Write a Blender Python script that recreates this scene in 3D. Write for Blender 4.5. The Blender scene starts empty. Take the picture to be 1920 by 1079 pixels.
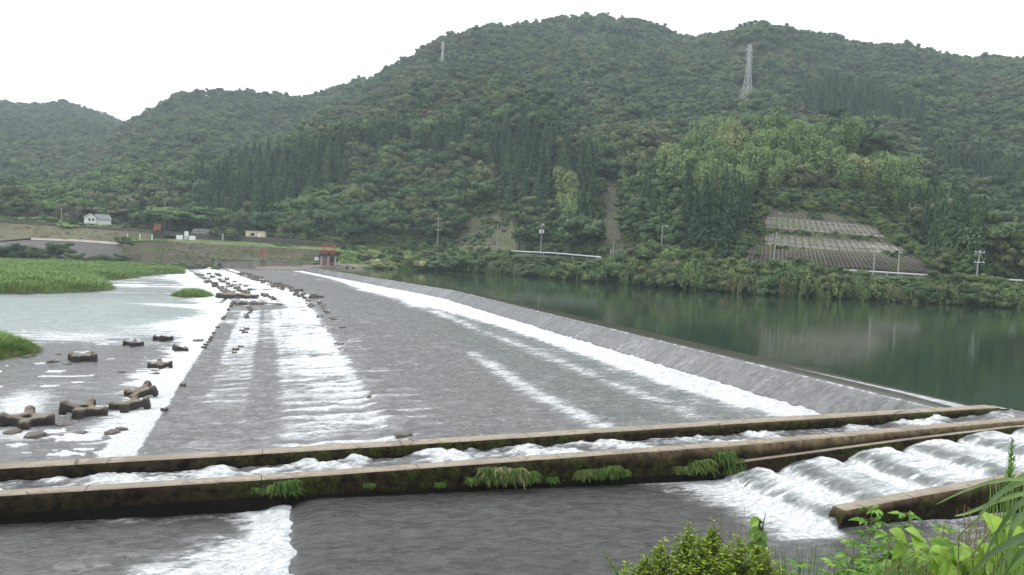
import bpy, bmesh, math, random
import numpy as np
from mathutils import Vector, Matrix, Euler
R = math.radians
rng = np.random.default_rng(7)
random.seed(7)
scene = bpy.context.scene
COL = scene.collection
# ------------------------------------------------------------------ camera model (real survey of the place)
F = 1500.0; EYE = 6.0
PITCH, ROLL, YAW = R(-2.25), R(2.5), R(17)
def ray(u, v):
    x = (u - 960) / F; y = -(v - 539.5) / F
    c, s = math.cos(ROLL), math.sin(ROLL); x, y = c*x - s*y, s*x + c*y
    cp, sp = math.cos(PITCH), math.sin(PITCH); fw, up = cp - sp*y, sp + cp*y
    cy, sy = math.cos(YAW), math.sin(YAW)
    return Vector((cy*x + sy*fw, -sy*x + cy*fw, up))
def on_z(u, v, z):
    d = ray(u, v); k = (z - EYE) / d.z; return Vector((0, 0, EYE)) + d*k
def on_y(u, v, y):
    d = ray(u, v); return Vector((0, 0, EYE)) + d*(y/d.y)
def at(u, v, r):
    d = ray(u, v); return Vector((0, 0, EYE)) + d*(r/math.hypot(d.x, d.y))
def az_el(u, v):
    d = ray(u, v); return math.atan2(d.x, d.y), d.z/math.hypot(d.x, d.y)
def proj(x, y, z):
    x = np.asarray(x, float); y = np.asarray(y, float); z = np.asarray(z, float) - EYE
    cy, sy = math.cos(YAW), math.sin(YAW); a, b = cy*x - sy*y, sy*x + cy*y
    cp, sp = math.cos(PITCH), math.sin(PITCH); fw = cp*b + sp*z; up = -sp*b + cp*z
    fw = np.where(fw < .1, .1, fw); px, py = a/fw, up/fw
    c, s = math.cos(ROLL), math.sin(ROLL); px, py = c*px + s*py, -s*px + c*py
    return 960 + F*px, 539.5 - F*py
# ------------------------------------------------------------------ noise
def _h(ix, iy, seed):
    n = (ix.astype(np.int64)*374761393 + iy.astype(np.int64)*668265263 + seed*1442695041) & 0x7fffffff
    n = ((n ^ (n >> 13))*1274126177) & 0x7fffffff
    n = (n ^ (n >> 16))
    return (n & 0xffff)/65535.0
def vn(x, y, seed=0):
    x = np.asarray(x, float); y = np.asarray(y, float)
    ix, iy = np.floor(x), np.floor(y); fx, fy = x-ix, y-iy
    fx = fx*fx*(3-2*fx); fy = fy*fy*(3-2*fy)
    a, b = _h(ix, iy, seed), _h(ix+1, iy, seed); c, d = _h(ix, iy+1, seed), _h(ix+1, iy+1, seed)
    return (a*(1-fx)+b*fx)*(1-fy) + (c*(1-fx)+d*fx)*fy
def fbm(x, y, seed=0, oct=4):
    t = 0; a = .5; s = 0
    for o in range(oct):
        t = t + a*vn(x*2**o, y*2**o, seed+o*17); s += a; a *= .5
    return t/s
def sstep(a, b, x):
    t = np.clip((x-a)/(b-a), 0, 1); return t*t*(3-2*t)
def band(x, a, b, w):
    return sstep(a-w, a+w, x)*(1-sstep(b-w, b+w, x))
# ------------------------------------------------------------------ tagging
def tag(o, label=None, cat=None, group=None, kind=None):
    if label: o['label'] = label
    if cat: o['category'] = cat
    if group: o['group'] = group
    if kind: o['kind'] = kind
    return o
def empty(name, loc=(0, 0, 0), rz=0):
    o = bpy.data.objects.new(name, None); COL.objects.link(o)
    o.location = loc; o.rotation_euler = (0, 0, rz); o.empty_display_size = .2; return o
def link(name, me, parent=None, loc=None):
    o = bpy.data.objects.new(name, me); COL.objects.link(o)
    if parent: o.parent = parent
    if loc is not None: o.location = loc
    return o
def copy_tree(o, parent=None):
    c = o.copy(); COL.objects.link(c); c.parent = parent
    for ch in list(o.children): copy_tree(ch, c)
    return c
class MB:
    def __init__(s): s.v = []; s.f = []; s.m = []; s.t = []
    def add(s, vs, fs, mi=0, tint=.5):
        b = len(s.v); s.v += [tuple(p) for p in vs]
        for f in fs: s.f.append(tuple(i+b for i in f)); s.m.append(mi)
        s.t += [tint]*len(vs)
    def box(s, c, h, rot=None, mi=0, taper=1.0, tint=.5):
        q = [Vector((x*h[0]*(taper if z > 0 else 1), y*h[1]*(taper if z > 0 else 1), z*h[2])) for z in (-1, 1) for x, y in ((-1,-1),(1,-1),(1,1),(-1,1))]
        if rot is not None: q = [rot @ p for p in q]
        s.add([Vector(c)+p for p in q], [(3,2,1,0),(4,5,6,7),(0,1,5,4),(1,2,6,5),(2,3,7,6),(3,0,4,7)], mi, tint)
    def tube(s, a, b, r0, r1=None, n=6, mi=0, tint=.5):
        a, b = Vector(a), Vector(b); r1 = r0 if r1 is None else r1
        d = (b-a).normalized(); p = d.orthogonal().normalized(); q = d.cross(p)
        vs = [c + (p*math.cos(t)+q*math.sin(t))*r for c, r in ((a, r0), (b, r1)) for t in [2*math.pi*i/n for i in range(n)]]
        fs = [(i, (i+1) % n, n+(i+1) % n, n+i) for i in range(n)] + [tuple(range(n))[::-1], tuple(range(n, 2*n))]
        s.add(vs, fs, mi, tint)
    def path(s, pts, r0, r1, n=5, mi=0, tint=.5):
        pts = [Vector(p) for p in pts]; N = len(pts); vs = []
        for i, p in enumerate(pts):
            d = (pts[min(i+1, N-1)] - pts[max(i-1, 0)]).normalized(); a = d.orthogonal().normalized(); b = d.cross(a)
            r = r0 + (r1-r0)*i/(N-1)
            vs += [p + (a*math.cos(t)+b*math.sin(t))*r for t in [2*math.pi*k/n for k in range(n)]]
        fs = [(i*n+k, i*n+(k+1) % n, (i+1)*n+(k+1) % n, (i+1)*n+k) for i in range(N-1) for k in range(n)]
        fs += [tuple(range(n))[::-1], tuple(range((N-1)*n, N*n))]
        s.add(vs, fs, mi, tint)
    def leaf(s, p, d, n, L, W, bend=.2, mi=0, tint=.5, segs=3, point=.55, fold=.15):
        """a leaf blade starting at p along d, facing n"""
        p = Vector(p); d = Vector(d).normalized(); sd = d.cross(Vector(n))
        if sd.length < 1e-4: sd = d.orthogonal()
        sd.normalize(); nn = sd.cross(d).normalized()
        vs = []; fs = []
        for i in range(segs+1):
            t = i/segs; w = W*.5*(math.sin(math.pi*min(1, t**point*1.0))**.8 if 0 < t < 1 else (.12 if t == 0 else .02))
            c = p + d*(L*t) - nn*(bend*L*t*t)
            vs += [c - sd*w + nn*(w*fold*2), c, c + sd*w + nn*(w*fold*2)]
        for i in range(segs):
            a = i*3; fs += [(a, a+1, a+4, a+3), (a+1, a+2, a+5, a+4)]
        s.add(vs, fs, mi, tint)
    def mesh(s, name, mats, smooth=False):
        me = bpy.data.meshes.new(name); me.from_pydata(s.v, [], s.f)
        for m in mats: me.materials.append(m)
        if len(mats) > 1: me.polygons.foreach_set('material_index', s.m)
        if smooth: me.polygons.foreach_set('use_smooth', [True]*len(s.f))
        a = me.attributes.new('tint', 'FLOAT', 'POINT'); a.data.foreach_set('value', s.t)
        me.update(); return me
    def build(s, name, mats, parent=None, smooth=False, loc=None):
        if not isinstance(mats, (list, tuple)): mats = [mats]
        return link(name, s.mesh(name, mats, smooth), parent, loc)
def grid_mesh(name, X, Y, Z, mats, attrs={}, smooth=True, flip=False):
    n, m = X.shape
    co = np.stack([X, Y, Z], -1).reshape(-1, 3).astype(np.float32)
    i = np.arange(n*m).reshape(n, m)
    q = np.stack([i[:-1, :-1], i[1:, :-1], i[1:, 1:], i[:-1, 1:]], -1).reshape(-1, 4)
    if flip: q = q[:, ::-1]
    me = bpy.data.meshes.new(name); me.vertices.add(n*m); me.vertices.foreach_set('co', co.ravel())
    me.loops.add(q.size); me.loops.foreach_set('vertex_index', q.ravel().astype(np.int32))
    me.polygons.add(len(q)); me.polygons.foreach_set('loop_start', np.arange(0, q.size, 4, dtype=np.int32))
    me.polygons.foreach_set('loop_total', np.full(len(q), 4, dtype=np.int32))
    me.update(calc_edges=True)
    if smooth: me.polygons.foreach_set('use_smooth', np.ones(len(q), bool))
    for k, a in attrs.items():
        a = np.asarray(a)
        if a.ndim == 3:
            at_ = me.attributes.new(k, 'FLOAT_COLOR', 'POINT')
            at_.data.foreach_set('color', np.concatenate([a, np.ones(a.shape[:2]+(1,))], -1).astype(np.float32).ravel())
        else:
            at_ = me.attributes.new(k, 'FLOAT', 'POINT'); at_.data.foreach_set('value', a.astype(np.float32).ravel())
    for mt in mats: me.materials.append(mt)
    me.validate(); return me
def up_grid(name, X, Y, Z, mats, attrs={}, smooth=True):
    """grid whose faces look upwards whichever way the rows run"""
    ax = (X[1, 0]-X[0, 0])*(Y[0, 1]-Y[0, 0]) - (Y[1, 0]-Y[0, 0])*(X[0, 1]-X[0, 0])
    return grid_mesh(name, X, Y, Z, mats, attrs, smooth, flip=ax < 0)
# ------------------------------------------------------------------ materials
class N:
    def __init__(s, name):
        s.m = bpy.data.materials.new(name); s.m.use_nodes = True; s.t = s.m.node_tree; s.n = s.t.nodes
        s.b = s.n['Principled BSDF']
    def node(s, ty, **kw):
        x = s.n.new(ty)
        for k, v in kw.items(): setattr(x, k, v)
        return x
    def lk(s, a, b): s.t.links.new(a, b)
    def noise(s, vec, scale, detail=4, rough=.6, stretch=None, dist=0):
        x = s.node('ShaderNodeTexNoise'); x.inputs['Scale'].default_value = scale; x.inputs['Detail'].default_value = detail
        x.inputs['Roughness'].default_value = rough; x.inputs['Distortion'].default_value = dist
        if stretch:
            mp = s.node('ShaderNodeMapping'); mp.inputs['Scale'].default_value = stretch; s.lk(vec, mp.inputs['Vector']); vec = mp.outputs[0]
        s.lk(vec, x.inputs['Vector']); return x.outputs['Fac']
    def obj(s): return s.node('ShaderNodeTexCoord').outputs['Object']
    def pos(s): return s.node('ShaderNodeNewGeometry').outputs['Position']
    def attr(s, name, out='Fac'):
        x = s.node('ShaderNodeAttribute'); x.attribute_name = name; return x.outputs[out]
    def math(s, op, a, b=None, clamp=False):
        x = s.node('ShaderNodeMath', operation=op, use_clamp=clamp)
        for i, q in enumerate((a, b)):
            if q is None: continue
            if isinstance(q, (int, float)): x.inputs[i].default_value = q
            else: s.lk(q, x.inputs[i])
        return x.outputs[0]
    def rng(s, v, a, b, c=0, d=1, smooth=True):
        x = s.node('ShaderNodeMapRange'); x.interpolation_type = 'SMOOTHSTEP' if smooth else 'LINEAR'
        for i, q in enumerate((a, b, c, d)): x.inputs[i+1].default_value = q
        s.lk(v, x.inputs[0]); return x.outputs[0]
    def mix(s, f, a, b, mode='MIX'):
        x = s.node('ShaderNodeMix', data_type='RGBA', blend_type=mode)
        for i, q in ((0, f), (6, a), (7, b)):
            if isinstance(q, (int, float)): x.inputs[i].default_value = q
            elif isinstance(q, tuple): x.inputs[i].default_value = q if len(q) == 4 else q+(1,)
            else: s.lk(q, x.inputs[i])
        return x.outputs[2]
    def bump(s, h, strength, dist):
        x = s.node('ShaderNodeBump'); x.inputs['Strength'].default_value = strength; x.inputs['Distance'].default_value = dist
        s.lk(h, x.inputs['Height']); return x.outputs[0]
    def set(s, **kw):
        for k, v in kw.items():
            i = s.b.inputs[k.replace('_', ' ')]
            if isinstance(v, (int, float)): i.default_value = v
            elif isinstance(v, tuple): i.default_value = v if len(v) == 4 else v+(1,)
            else: s.lk(v, i)
        return s.m
def plain(name, col, rough=.7, var=.25, scale=3.0, metal=0, bump=0):
    n = N(name); f = n.noise(n.obj(), scale, 5, .65)
    lo = tuple(c*(1-var) for c in col); hi = tuple(min(1, c*(1+var)) for c in col)
    kw = dict(Base_Color=n.mix(f, lo, hi), Roughness=rough, Metallic=metal)
    if bump: kw['Normal'] = n.bump(f, .5, bump)
    return n.set(**kw)
def foliage(name, c0, c1, c2, rough=.75, spec=.25, trans=0.0):
    n = N(name); oi = n.node('ShaderNodeObjectInfo').outputs['Random']
    c = n.mix(n.rng(oi, .0, .75), c0, c1); c = n.mix(n.rng(oi, .78, .97), c, c2)
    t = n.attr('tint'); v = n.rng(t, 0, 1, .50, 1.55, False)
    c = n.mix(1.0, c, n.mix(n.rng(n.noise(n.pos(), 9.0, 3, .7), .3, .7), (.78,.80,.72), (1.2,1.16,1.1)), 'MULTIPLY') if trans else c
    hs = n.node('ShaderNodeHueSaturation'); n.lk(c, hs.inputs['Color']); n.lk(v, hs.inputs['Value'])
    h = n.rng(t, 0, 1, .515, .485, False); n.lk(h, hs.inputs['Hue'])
    m = n.set(Base_Color=hs.outputs[0], Roughness=rough, Specular_IOR_Level=spec)
    if trans:
        tr = n.node('ShaderNodeBsdfTranslucent'); n.lk(hs.outputs[0], tr.inputs['Color'])
        mx = n.node('ShaderNodeMixShader'); mx.inputs[0].default_value = trans
        n.lk(n.b.outputs[0], mx.inputs[1]); n.lk(tr.outputs[0], mx.inputs[2]); n.lk(mx.outputs[0], n.n['Material Output'].inputs[0])
    return m
M = {}
M['leaf_broad'] = foliage('broadleaf_foliage', (.052,.098,.034), (.112,.172,.056), (.135,.155,.066))
M['leaf_dark'] = foliage('dark_evergreen_foliage', (.038,.074,.030), (.078,.125,.047), (.090,.118,.048))
M['leaf_brown'] = foliage('bronze_foliage', (.085,.105,.046), (.120,.138,.058), (.130,.118,.062))
M['leaf_light'] = foliage('light_green_foliage', (.090,.155,.045), (.130,.205,.060), (.16,.20,.07))
M['leaf_cedar'] = foliage('cedar_foliage', (.024,.060,.026), (.046,.096,.036), (.062,.108,.038))
M['leaf_bamboo'] = foliage('bamboo_foliage', (.100,.165,.054), (.145,.212,.072), (.185,.225,.084))
M['leaf_bank'] = foliage('bank_shrub_foliage', (.055,.092,.030), (.108,.160,.050), (.115,.120,.055))
M['leaf_cream'] = foliage('cream_flower_foliage', (.33,.34,.16), (.40,.40,.20), (.30,.33,.15))
M['grass_blade'] = foliage('grass_blades', (.135,.235,.058), (.175,.28,.070), (.21,.28,.085))
M['grass_dry'] = foliage('dry_grass_blades', (.25,.21,.11), (.30,.25,.13), (.26,.24,.13))
M['fern'] = foliage('fern_fronds', (.070,.135,.030), (.100,.175,.040), (.12,.17,.05), trans=.2)
M['shrub_leaf'] = foliage('shrub_leaves', (.18,.275,.034), (.25,.345,.05), (.28,.27,.06), trans=.25)
M['weed_leaf'] = foliage('weed_leaves', (.13,.27,.05), (.17,.33,.065), (.16,.30,.06), trans=.25)
M['vine_leaf'] = foliage('vine_leaves', (.165,.300,.038), (.205,.350,.045), (.18,.31,.05), rough=.5, spec=.4, trans=.3)
M['reed_leaf'] = foliage('reed_blades', (.120,.205,.070), (.150,.235,.085), (.15,.23,.08), rough=.5, spec=.4, trans=.2)
M['bark'] = plain('bark', (.055,.045,.035), .9, .4, 4)
M['stem'] = plain('green_stem', (.14,.17,.05), .7, .3, 12)
M['drystem'] = plain('dry_stem', (.20,.16,.10), .8, .3, 12)
M['white_paint'] = plain('white_paint', (.78,.78,.76), .5, .06, 2)
M['steel'] = plain('galvanised_steel', (.50,.52,.53), .5, .12, 1.5, metal=.2)
M['pole_conc'] = plain('pole_concrete', (.30,.295,.285), .85, .15, 2)
M['orange'] = plain('orange_paint', (.36,.10,.045), .55, .25, 2)
M['red_gate'] = plain('faded_red_paint', (.29,.085,.06), .6, .30, 1.2)
M['cream_wall'] = plain('cream_plaster', (.62,.53,.36), .8, .08, 1)
M['dark'] = plain('dark_opening', (.02,.02,.022), .6, .2, 2)
M['roof_grey'] = plain('grey_roof_tiles', (.19,.195,.21), .7, .15, 2)
M['white_plaster'] = plain('white_plaster', (.72,.72,.70), .8, .06, 1)
M['cable'] = plain('black_cable', (.05,.05,.05), .6, .1, 1)
M['asphalt'] = plain('asphalt', (.06,.06,.06), .9, .2, 3)
M['rock'] = plain('wet_rock', (.085,.070,.055), .55, .5, 2.5, bump=.05)
def conc_block():
    n = N('weathered_block_concrete'); p = n.obj()
    f = n.noise(p, 1.6, 6, .7); up = n.node('ShaderNodeSeparateXYZ'); n.lk(n.node('ShaderNodeNewGeometry').outputs['Normal'], up.inputs[0])
    sep = n.node('ShaderNodeSeparateXYZ'); n.lk(p, sep.inputs[0])
    dry = n.mix(n.rng(f, .3, .7), (.075,.060,.042), (.25,.205,.15)); wet = n.mix(f, (.016,.014,.012), (.060,.050,.04))
    k = n.math('ADD', n.rng(sep.outputs[2], -.1, .30), n.math('MULTIPLY', n.math('SUBTRACT', f, .5), 1.2))
    k2 = n.math('MULTIPLY', n.rng(k, .35, .95), n.rng(up.outputs[2], .25, .9, .12, 1))
    return n.set(Base_Color=n.mix(k2, wet, dry), Roughness=.75, Normal=n.bump(n.math('ADD', f, n.math('MULTIPLY', n.noise(p, 9, 4, .7), .5)), .9, .12))
M['block'] = conc_block()
def mossy_wall():
    """fishway wall: pale trodden top, sides brown with moss, waterline stain by depth under the top"""
    n = N('mossy_concrete'); p = n.pos()
    f1 = n.noise(p, .55, 6, .65, (1, 1, 1.3)); f2 = n.noise(p, 3.2, 6, .7); f3 = n.noise(p, 14, 4, .6)
    st = n.noise(p, 1.6, 4, .6, (1, 1, .12))
    d = n.attr('depth'); x = n.attr('dryness')
    nz = n.node('ShaderNodeSeparateXYZ'); n.lk(n.node('ShaderNodeNewGeometry').outputs['True Normal'], nz.inputs[0])
    top = n.mix(n.rng(f1, .3, .72), (.25,.22,.18), (.44,.38,.30)); top = n.mix(n.rng(f3, .45, .75, 0, .5), top, (.20,.165,.12))
    top = n.mix(n.rng(st, .60, .72, 0, .45), top, (.16,.13,.10))
    wall = n.mix(n.rng(f2, .32, .68), (.005,.004,.003), (.045,.030,.017)); moss = n.mix(n.rng(f3, .3, .7), (.008,.012,.003), (.055,.070,.012))
    tan = n.mix(n.rng(f2, .3, .7), (.085,.062,.034), (.31,.235,.145))
    sx = n.node('ShaderNodeSeparateXYZ'); n.lk(p, sx.inputs[0]); side = n.mix(n.math('MULTIPLY', n.rng(n.math('ADD', f1, n.math('MULTIPLY', n.math('SUBTRACT', f2, .5), .9)), .48, .58), n.rng(sx.outputs[0], -2.5, 2.5, .15, .85)), wall, moss)
    dd = n.math('ADD', d, n.math('MULTIPLY', n.math('SUBTRACT', n.math('ADD', n.math('MULTIPLY', f2, .7), n.math('MULTIPLY', st, .6)), .65), 1.15))
    k = n.math('MULTIPLY', n.rng(dd, .02, .34, 1, 0), x)
    side = n.mix(k, side, tan)
    side = n.mix(n.rng(n.math('ADD', d, n.math('MULTIPLY', n.math('SUBTRACT', f2, .5), .25)), .70, .86), side, (.010,.009,.007))
    top = n.mix(n.rng(n.math('ADD', f1, n.math('MULTIPLY', n.math('SUBTRACT', f2, .5), .6)), .52, .64, 0, .55), top, (.13,.115,.095))
    top = n.mix(n.rng(n.noise(p, 5.5, 5, .75), .60, .68, 0, .6), top, (.07,.065,.045))
    c = n.mix(n.rng(nz.outputs[2], .55, .8), side, top)
    jx = n.math('FRACT', n.math('ADD', n.math('MULTIPLY', sx.outputs[0], .21), n.math('MULTIPLY', f3, .006)))
    jt = n.math('MULTIPLY', n.math('LESS_THAN', jx, .0065), .75); c = n.mix(jt, c, (.012,.011,.009))
    ck = n.node('ShaderNodeTexVoronoi'); ck.feature = 'DISTANCE_TO_EDGE'; ck.inputs['Scale'].default_value = .55; n.lk(p, ck.inputs['Vector']); ckm = n.math('MULTIPLY', n.math('LESS_THAN', n.math('ADD', ck.outputs['Distance'], n.math('MULTIPLY', n.math('SUBTRACT', f3, .5), .05)), .010), n.rng(f1, .5, .56, 0, .6)); c = n.mix(ckm, c, (.03,.026,.02))
    h = n.math('ADD', f2, n.math('MULTIPLY', f3, .4))
    return n.set(Base_Color=c, Roughness=.9, Specular_IOR_Level=.12, Normal=n.bump(h, .9, .07))
M['mossy'] = mossy_wall()
def far_wall(name, a, b, moss, course=0.0, k=(.45, .62)):
    n = N(name); p = n.pos(); f1 = n.noise(p, .16, 6, .7); f2 = n.noise(p, .7, 6, .7, (1, 1, 1.6)); f3 = n.noise(p, .45, 4, .6, (1, 1, .15))
    c = n.mix(n.rng(f2, .3, .7), a, b); c = n.mix(n.rng(n.math('ADD', f1, n.math('MULTIPLY', n.math('SUBTRACT', f2, .5), .6)), *k), c, moss)
    c = n.mix(n.rng(f3, .55, .7, 0, .5), c, tuple(q*.5 for q in a))
    return n.set(Base_Color=c, Roughness=.9, Normal=n.bump(f2, .8, .2))
M['stone_far'] = far_wall('mossy_stone_pitching', (.055,.045,.030), (.16,.13,.085), (.060,.072,.025))
M['dike_face'] = far_wall('dry_grass_dike_face', (.088,.078,.044), (.150,.128,.078), (.078,.092,.034), k=(.42, .58))
M['revetment'] = far_wall('grey_concrete_revetment', (.080,.074,.072), (.125,.116,.110), (.070,.074,.048), k=(.58, .75))
M['dike_wall'] = far_wall('dark_dike_wall', (.045,.038,.030), (.080,.068,.052), (.055,.055,.028))
M['pale_conc'] = far_wall('pale_ledge_concrete', (.26,.23,.20), (.36,.32,.28), (.20,.19,.14), k=(.6, .75))
M['side_wall'] = far_wall('stained_side_wall', (.13,.115,.095), (.22,.195,.165), (.09,.085,.06), k=(.5, .66))
M['turf'] = far_wall('short_turf', (.072,.115,.030), (.125,.185,.048), (.13,.125,.055), k=(.47, .66))
M['mud'] = far_wall('shore_mud_and_gravel', (.16,.135,.105), (.27,.235,.19), (.10,.11,.05), k=(.5, .68))
M['forest_floor'] = far_wall('forest_floor', (.028,.045,.019), (.050,.070,.028), (.060,.062,.032))
M['bank_soil'] = far_wall('bank_soil_and_weeds', (.075,.085,.035), (.11,.12,.05), (.06,.05,.035))
M['grid_fill'] = far_wall('slope_fill', (.105,.092,.080), (.165,.145,.125), (.085,.098,.042), k=(.47, .64))
M['grid_panel'] = far_wall('slope_panels', (.185,.165,.155), (.285,.255,.235), (.15,.145,.09), k=(.55, .75))
M['grid_bar'] = far_wall('slope_beams', (.085,.075,.065), (.150,.130,.115), (.075,.085,.04), k=(.5, .7))
def clearing():
    n = N('mown_clearing'); f = n.noise(n.pos(), .05, 5, .7)
    return n.set(Base_Color=n.mix(f, (.085,.125,.045), (.12,.15,.06)), Roughness=.9)
# ---- water
def running_water():
    n = N('running_water'); p = n.pos()
    foam = n.attr('foam'); dep = n.attr('wcol', 'Color'); fine = n.attr('fine'); glass = n.attr('calm')
    n1 = n.noise(p, 1.0, 8, .66, (.55, 1.5, 1), .6)          # streaks run with the current (x)
    n2 = n.noise(p, 4.2, 5, .65, (.8, 1.6, 1), .3)
    n3 = n.noise(p, 14.0, 3, .6, (.8, 1.4, 1))
    nn = n.math('ADD', n.math('MULTIPLY', n1, .62), n.math('MULTIPLY', n2, .38))
    nn = n.math('SUBTRACT', nn, .5)
    v = n.math('ADD', foam, n.math('MULTIPLY', nn, 2.6))
    mask = n.rng(v, .30, .86)
    mask = n.math('MULTIPLY', mask, n.rng(foam, .02, .12))
    flk = n.math('MULTIPLY', n.rng(n2, .575, .67), n.rng(n1, .46, .58)); flk = n.math('MULTIPLY', flk, n.math('MULTIPLY', n.rng(fine, .45, .54), n.rng(fine, .74, .60)))
    mask = n.math('MAXIMUM', mask, n.math('MULTIPLY', flk, .85))
    veil = n.math('MULTIPLY', n.rng(v, .0, .7), .32)
    veil = n.math('MULTIPLY', veil, n.rng(foam, .03, .25))
    aer = n.mix(veil, dep, (.55,.58,.59)); wf = n.mix(n.rng(n.math('ADD', n.math('MULTIPLY', n2, .6), n.math('MULTIPLY', n3, .4)), .34, .62), (.40,.435,.45), (.86,.87,.875))
    col = n.mix(mask, n.mix(1.0, aer, n.mix(n.rng(n.noise(p, 1.7, 5, .68, (.75, 1.45, 1), 1.0), .36, .64), (.70,.70,.70), (1.18,1.18,1.18)), 'MULTIPLY'), wf)  # ripple light and dark painted into the water colour by streaky noise
    rough = n.math('ADD', n.math('MULTIPLY', mask, .6), n.rng(fine, .60, .74, .13, .075))
    rip = n.noise(p, 1.6, 5, .62, (.7, 1.7, 1), 1.2); rip2 = n.noise(p, .70, 5, .58, (.95, 1.25, 1), 1.8)
    ripm = n.node('ShaderNodeMix'); n.lk(n.rng(fine, .62, .78), ripm.inputs[0]); n.lk(rip, ripm.inputs[2]); n.lk(n.math('ADD', n.math('MULTIPLY', rip2, 1.5), n.math('MULTIPLY', rip, .35)), ripm.inputs[3]); rip = ripm.outputs[0]
    h = n.math('ADD', n.math('MULTIPLY', rip, .75), n.math('MULTIPLY', n2, .32))
    h = n.math('ADD', h, n.math('MULTIPLY', n3, .10))
    h = n.math('MULTIPLY', h, fine)
    hf = n.math('ADD', h, n.math('MULTIPLY', mask, n.math('ADD', n.math('MULTIPLY', nn, .45), n.math('MULTIPLY', n3, .16))))
    m = n.set(Base_Color=col, Roughness=rough, IOR=1.33, Normal=n.bump(hf, 1.0, .34), Specular_IOR_Level=n.rng(mask, 0, 1, .5, .15))
    return m
M['rapids'] = running_water()
def pool_water():
    n = N('reservoir_water'); p = n.pos()
    a = n.noise(p, .55, 4, .6, (1.2, .5, 1)); b = n.noise(p, .06, 3, .5); c = n.noise(p, 2.6, 3, .6, (1.1, .6, 1))
    h = n.math('ADD', n.math('MULTIPLY', a, n.rng(b, .35, .65, .3, 1.0)), n.math('MULTIPLY', c, .25))
    return n.set(Base_Color=n.mix(b, (.019,.036,.021), (.027,.047,.028)), Roughness=.05, IOR=1.33, Normal=n.bump(h, .25, .06))
M['pool'] = pool_water()
# ------------------------------------------------------------------ far bank lines (plan curves about the river bend)
def curve_az(pts):
    """pts (u, v, r) -> function of azimuth giving (r)"""
    a = np.array([az_el(u, v)[0] for u, v, r in pts]); r = np.array([q[2] for q in pts]); o = np.argsort(a)
    return lambda az: np.interp(az, a[o], r[o])
shore_r = curve_az([(-400,500,330),(300,500,310),(640,500,283),(760,503,284),(860,507,280),(990,518,248),(1120,532,214),(1260,545,194),(1400,554,182),(1550,560,182),(1700,567,186),(1920,578,190),(2300,600,200)])
FOOT = [(-400,440,372),(0,420,366),(230,430,360),(420,440,340),(640,460,318),(860,465,312),(990,470,280),(1120,480,246),(1260,490,224),(1400,495,208),(1550,500,206),(1700,510,210),(1920,520,216),(2300,540,226)]
foot_r = curve_az(FOOT)
fz_a = [az_el(u, 500)[0] for u in (-400, 0, 400, 640, 860, 1000, 1120, 1400, 1700, 1920, 2300)]
foot_z = lambda az: np.interp(az, fz_a, [10, 9.5, 8, 7.6, 7.6, 7.0, 6.1, 5.7, 5.3, 5.0, 4.5])
def layer(pts, r0, back=.45):
    """a ridge: crest points (u, v, r)"""
    A = np.array([az_el(u, v) for u, v, r in pts]); r = np.array([q[2] for q in pts], float); o = np.argsort(A[:, 0])
    az_, el_, r_ = A[o, 0], A[o, 1], r[o]
    return az_, el_*r_ + EYE, r_, r0, back
TREE = 7.0
LAY = [
 layer([(-500,215,1250),(-200,190,1250),(0,200,1250),(60,205,1250),(120,200,1250),(190,218,1250),(235,236,1250),(330,300,1250),(500,420,1250)], 500),
 layer([(100,338,900),(190,276,900),(235,243,900),(270,228,900),(300,213,900),(325,188,900),(345,182,900),(420,191,900),(490,196,900),(540,198,900),(600,182,900),(660,166,900),(750,148,900),(860,158,900),(1000,308,900)], 420),
 layer([(480,382,760),(600,242,760),(700,167,760),(760,136,760),(790,117,760),(830,92,760),(870,86,760),(930,78,780),(1000,60,800),(1060,48,820),(1130,44,820),(1190,52,820),(1250,66,820),(1300,76,820),(1370,71,820),(1440,68,820),(1500,87,820),(1560,88,820),(1640,101,820),(1740,119,820),(1820,129,820),(1920,136,820),(2100,145,820),(2400,195,800)], 300),
 layer([(-400,434,560),(-100,399,560),(0,374,560),(150,359,550),(250,332,540),(330,336,520),(440,314,500),(560,282,490),(640,256,480),(720,236,480),(800,204,480),(860,184,480),(930,186,470),(990,210,460),(1060,254,430),(1110,304,400),(1150,364,370),(1190,434,330),(1230,494,300)], 250),
 layer([(1120,520,280),(1180,460,290),(1215,390,300),(1250,335,310),(1290,300,320),(1340,278,330),(1400,268,335),(1480,276,335),(1560,300,330),(1640,335,320),(1700,374,310),(1760,415,300),(1830,455,285),(1900,495,260)], 190),
 layer([(960,330,600),(1040,270,600),(1100,230,600),(1170,196,590),(1240,182,570),(1320,178,560),(1400,198,560),(1470,205,560),(1540,216,570),(1620,238,570),(1720,276,560),(1820,330,540),(1920,380,520),(2100,440,480),(2400,480,450)], 230, .5),
 layer([(840,384,690),(900,294,690),(950,224,700),(1000,174,705),(1050,134,710),(1095,106,715),(1135,98,715),(1175,134,700),(1215,189,690),(1250,249,680),(1280,314,670)], 300, .55),
 layer([(1270,302,690),(1330,192,690),(1380,154,690),(1420,142,690),(1465,158,690),(1510,207,680),(1550,272,670)], 300, .6),
 layer([(1540,326,640),(1600,246,640),(1660,196,640),(1720,176,640),(1790,172,640),(1870,186,640),(1960,204,640),(2150,256,640)], 300, .6),
 layer([(520,330,640),(600,270,640),(660,215,640),(710,180,650),(760,155,660),(800,150,660),(840,175,650),(880,220,640)], 300, .55),
]
def smax(a, b, k):
    h = np.clip(.5+.5*(a-b)/k, 0, 1); return b*(1-h)+a*h + k*h*(1-h)
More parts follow.
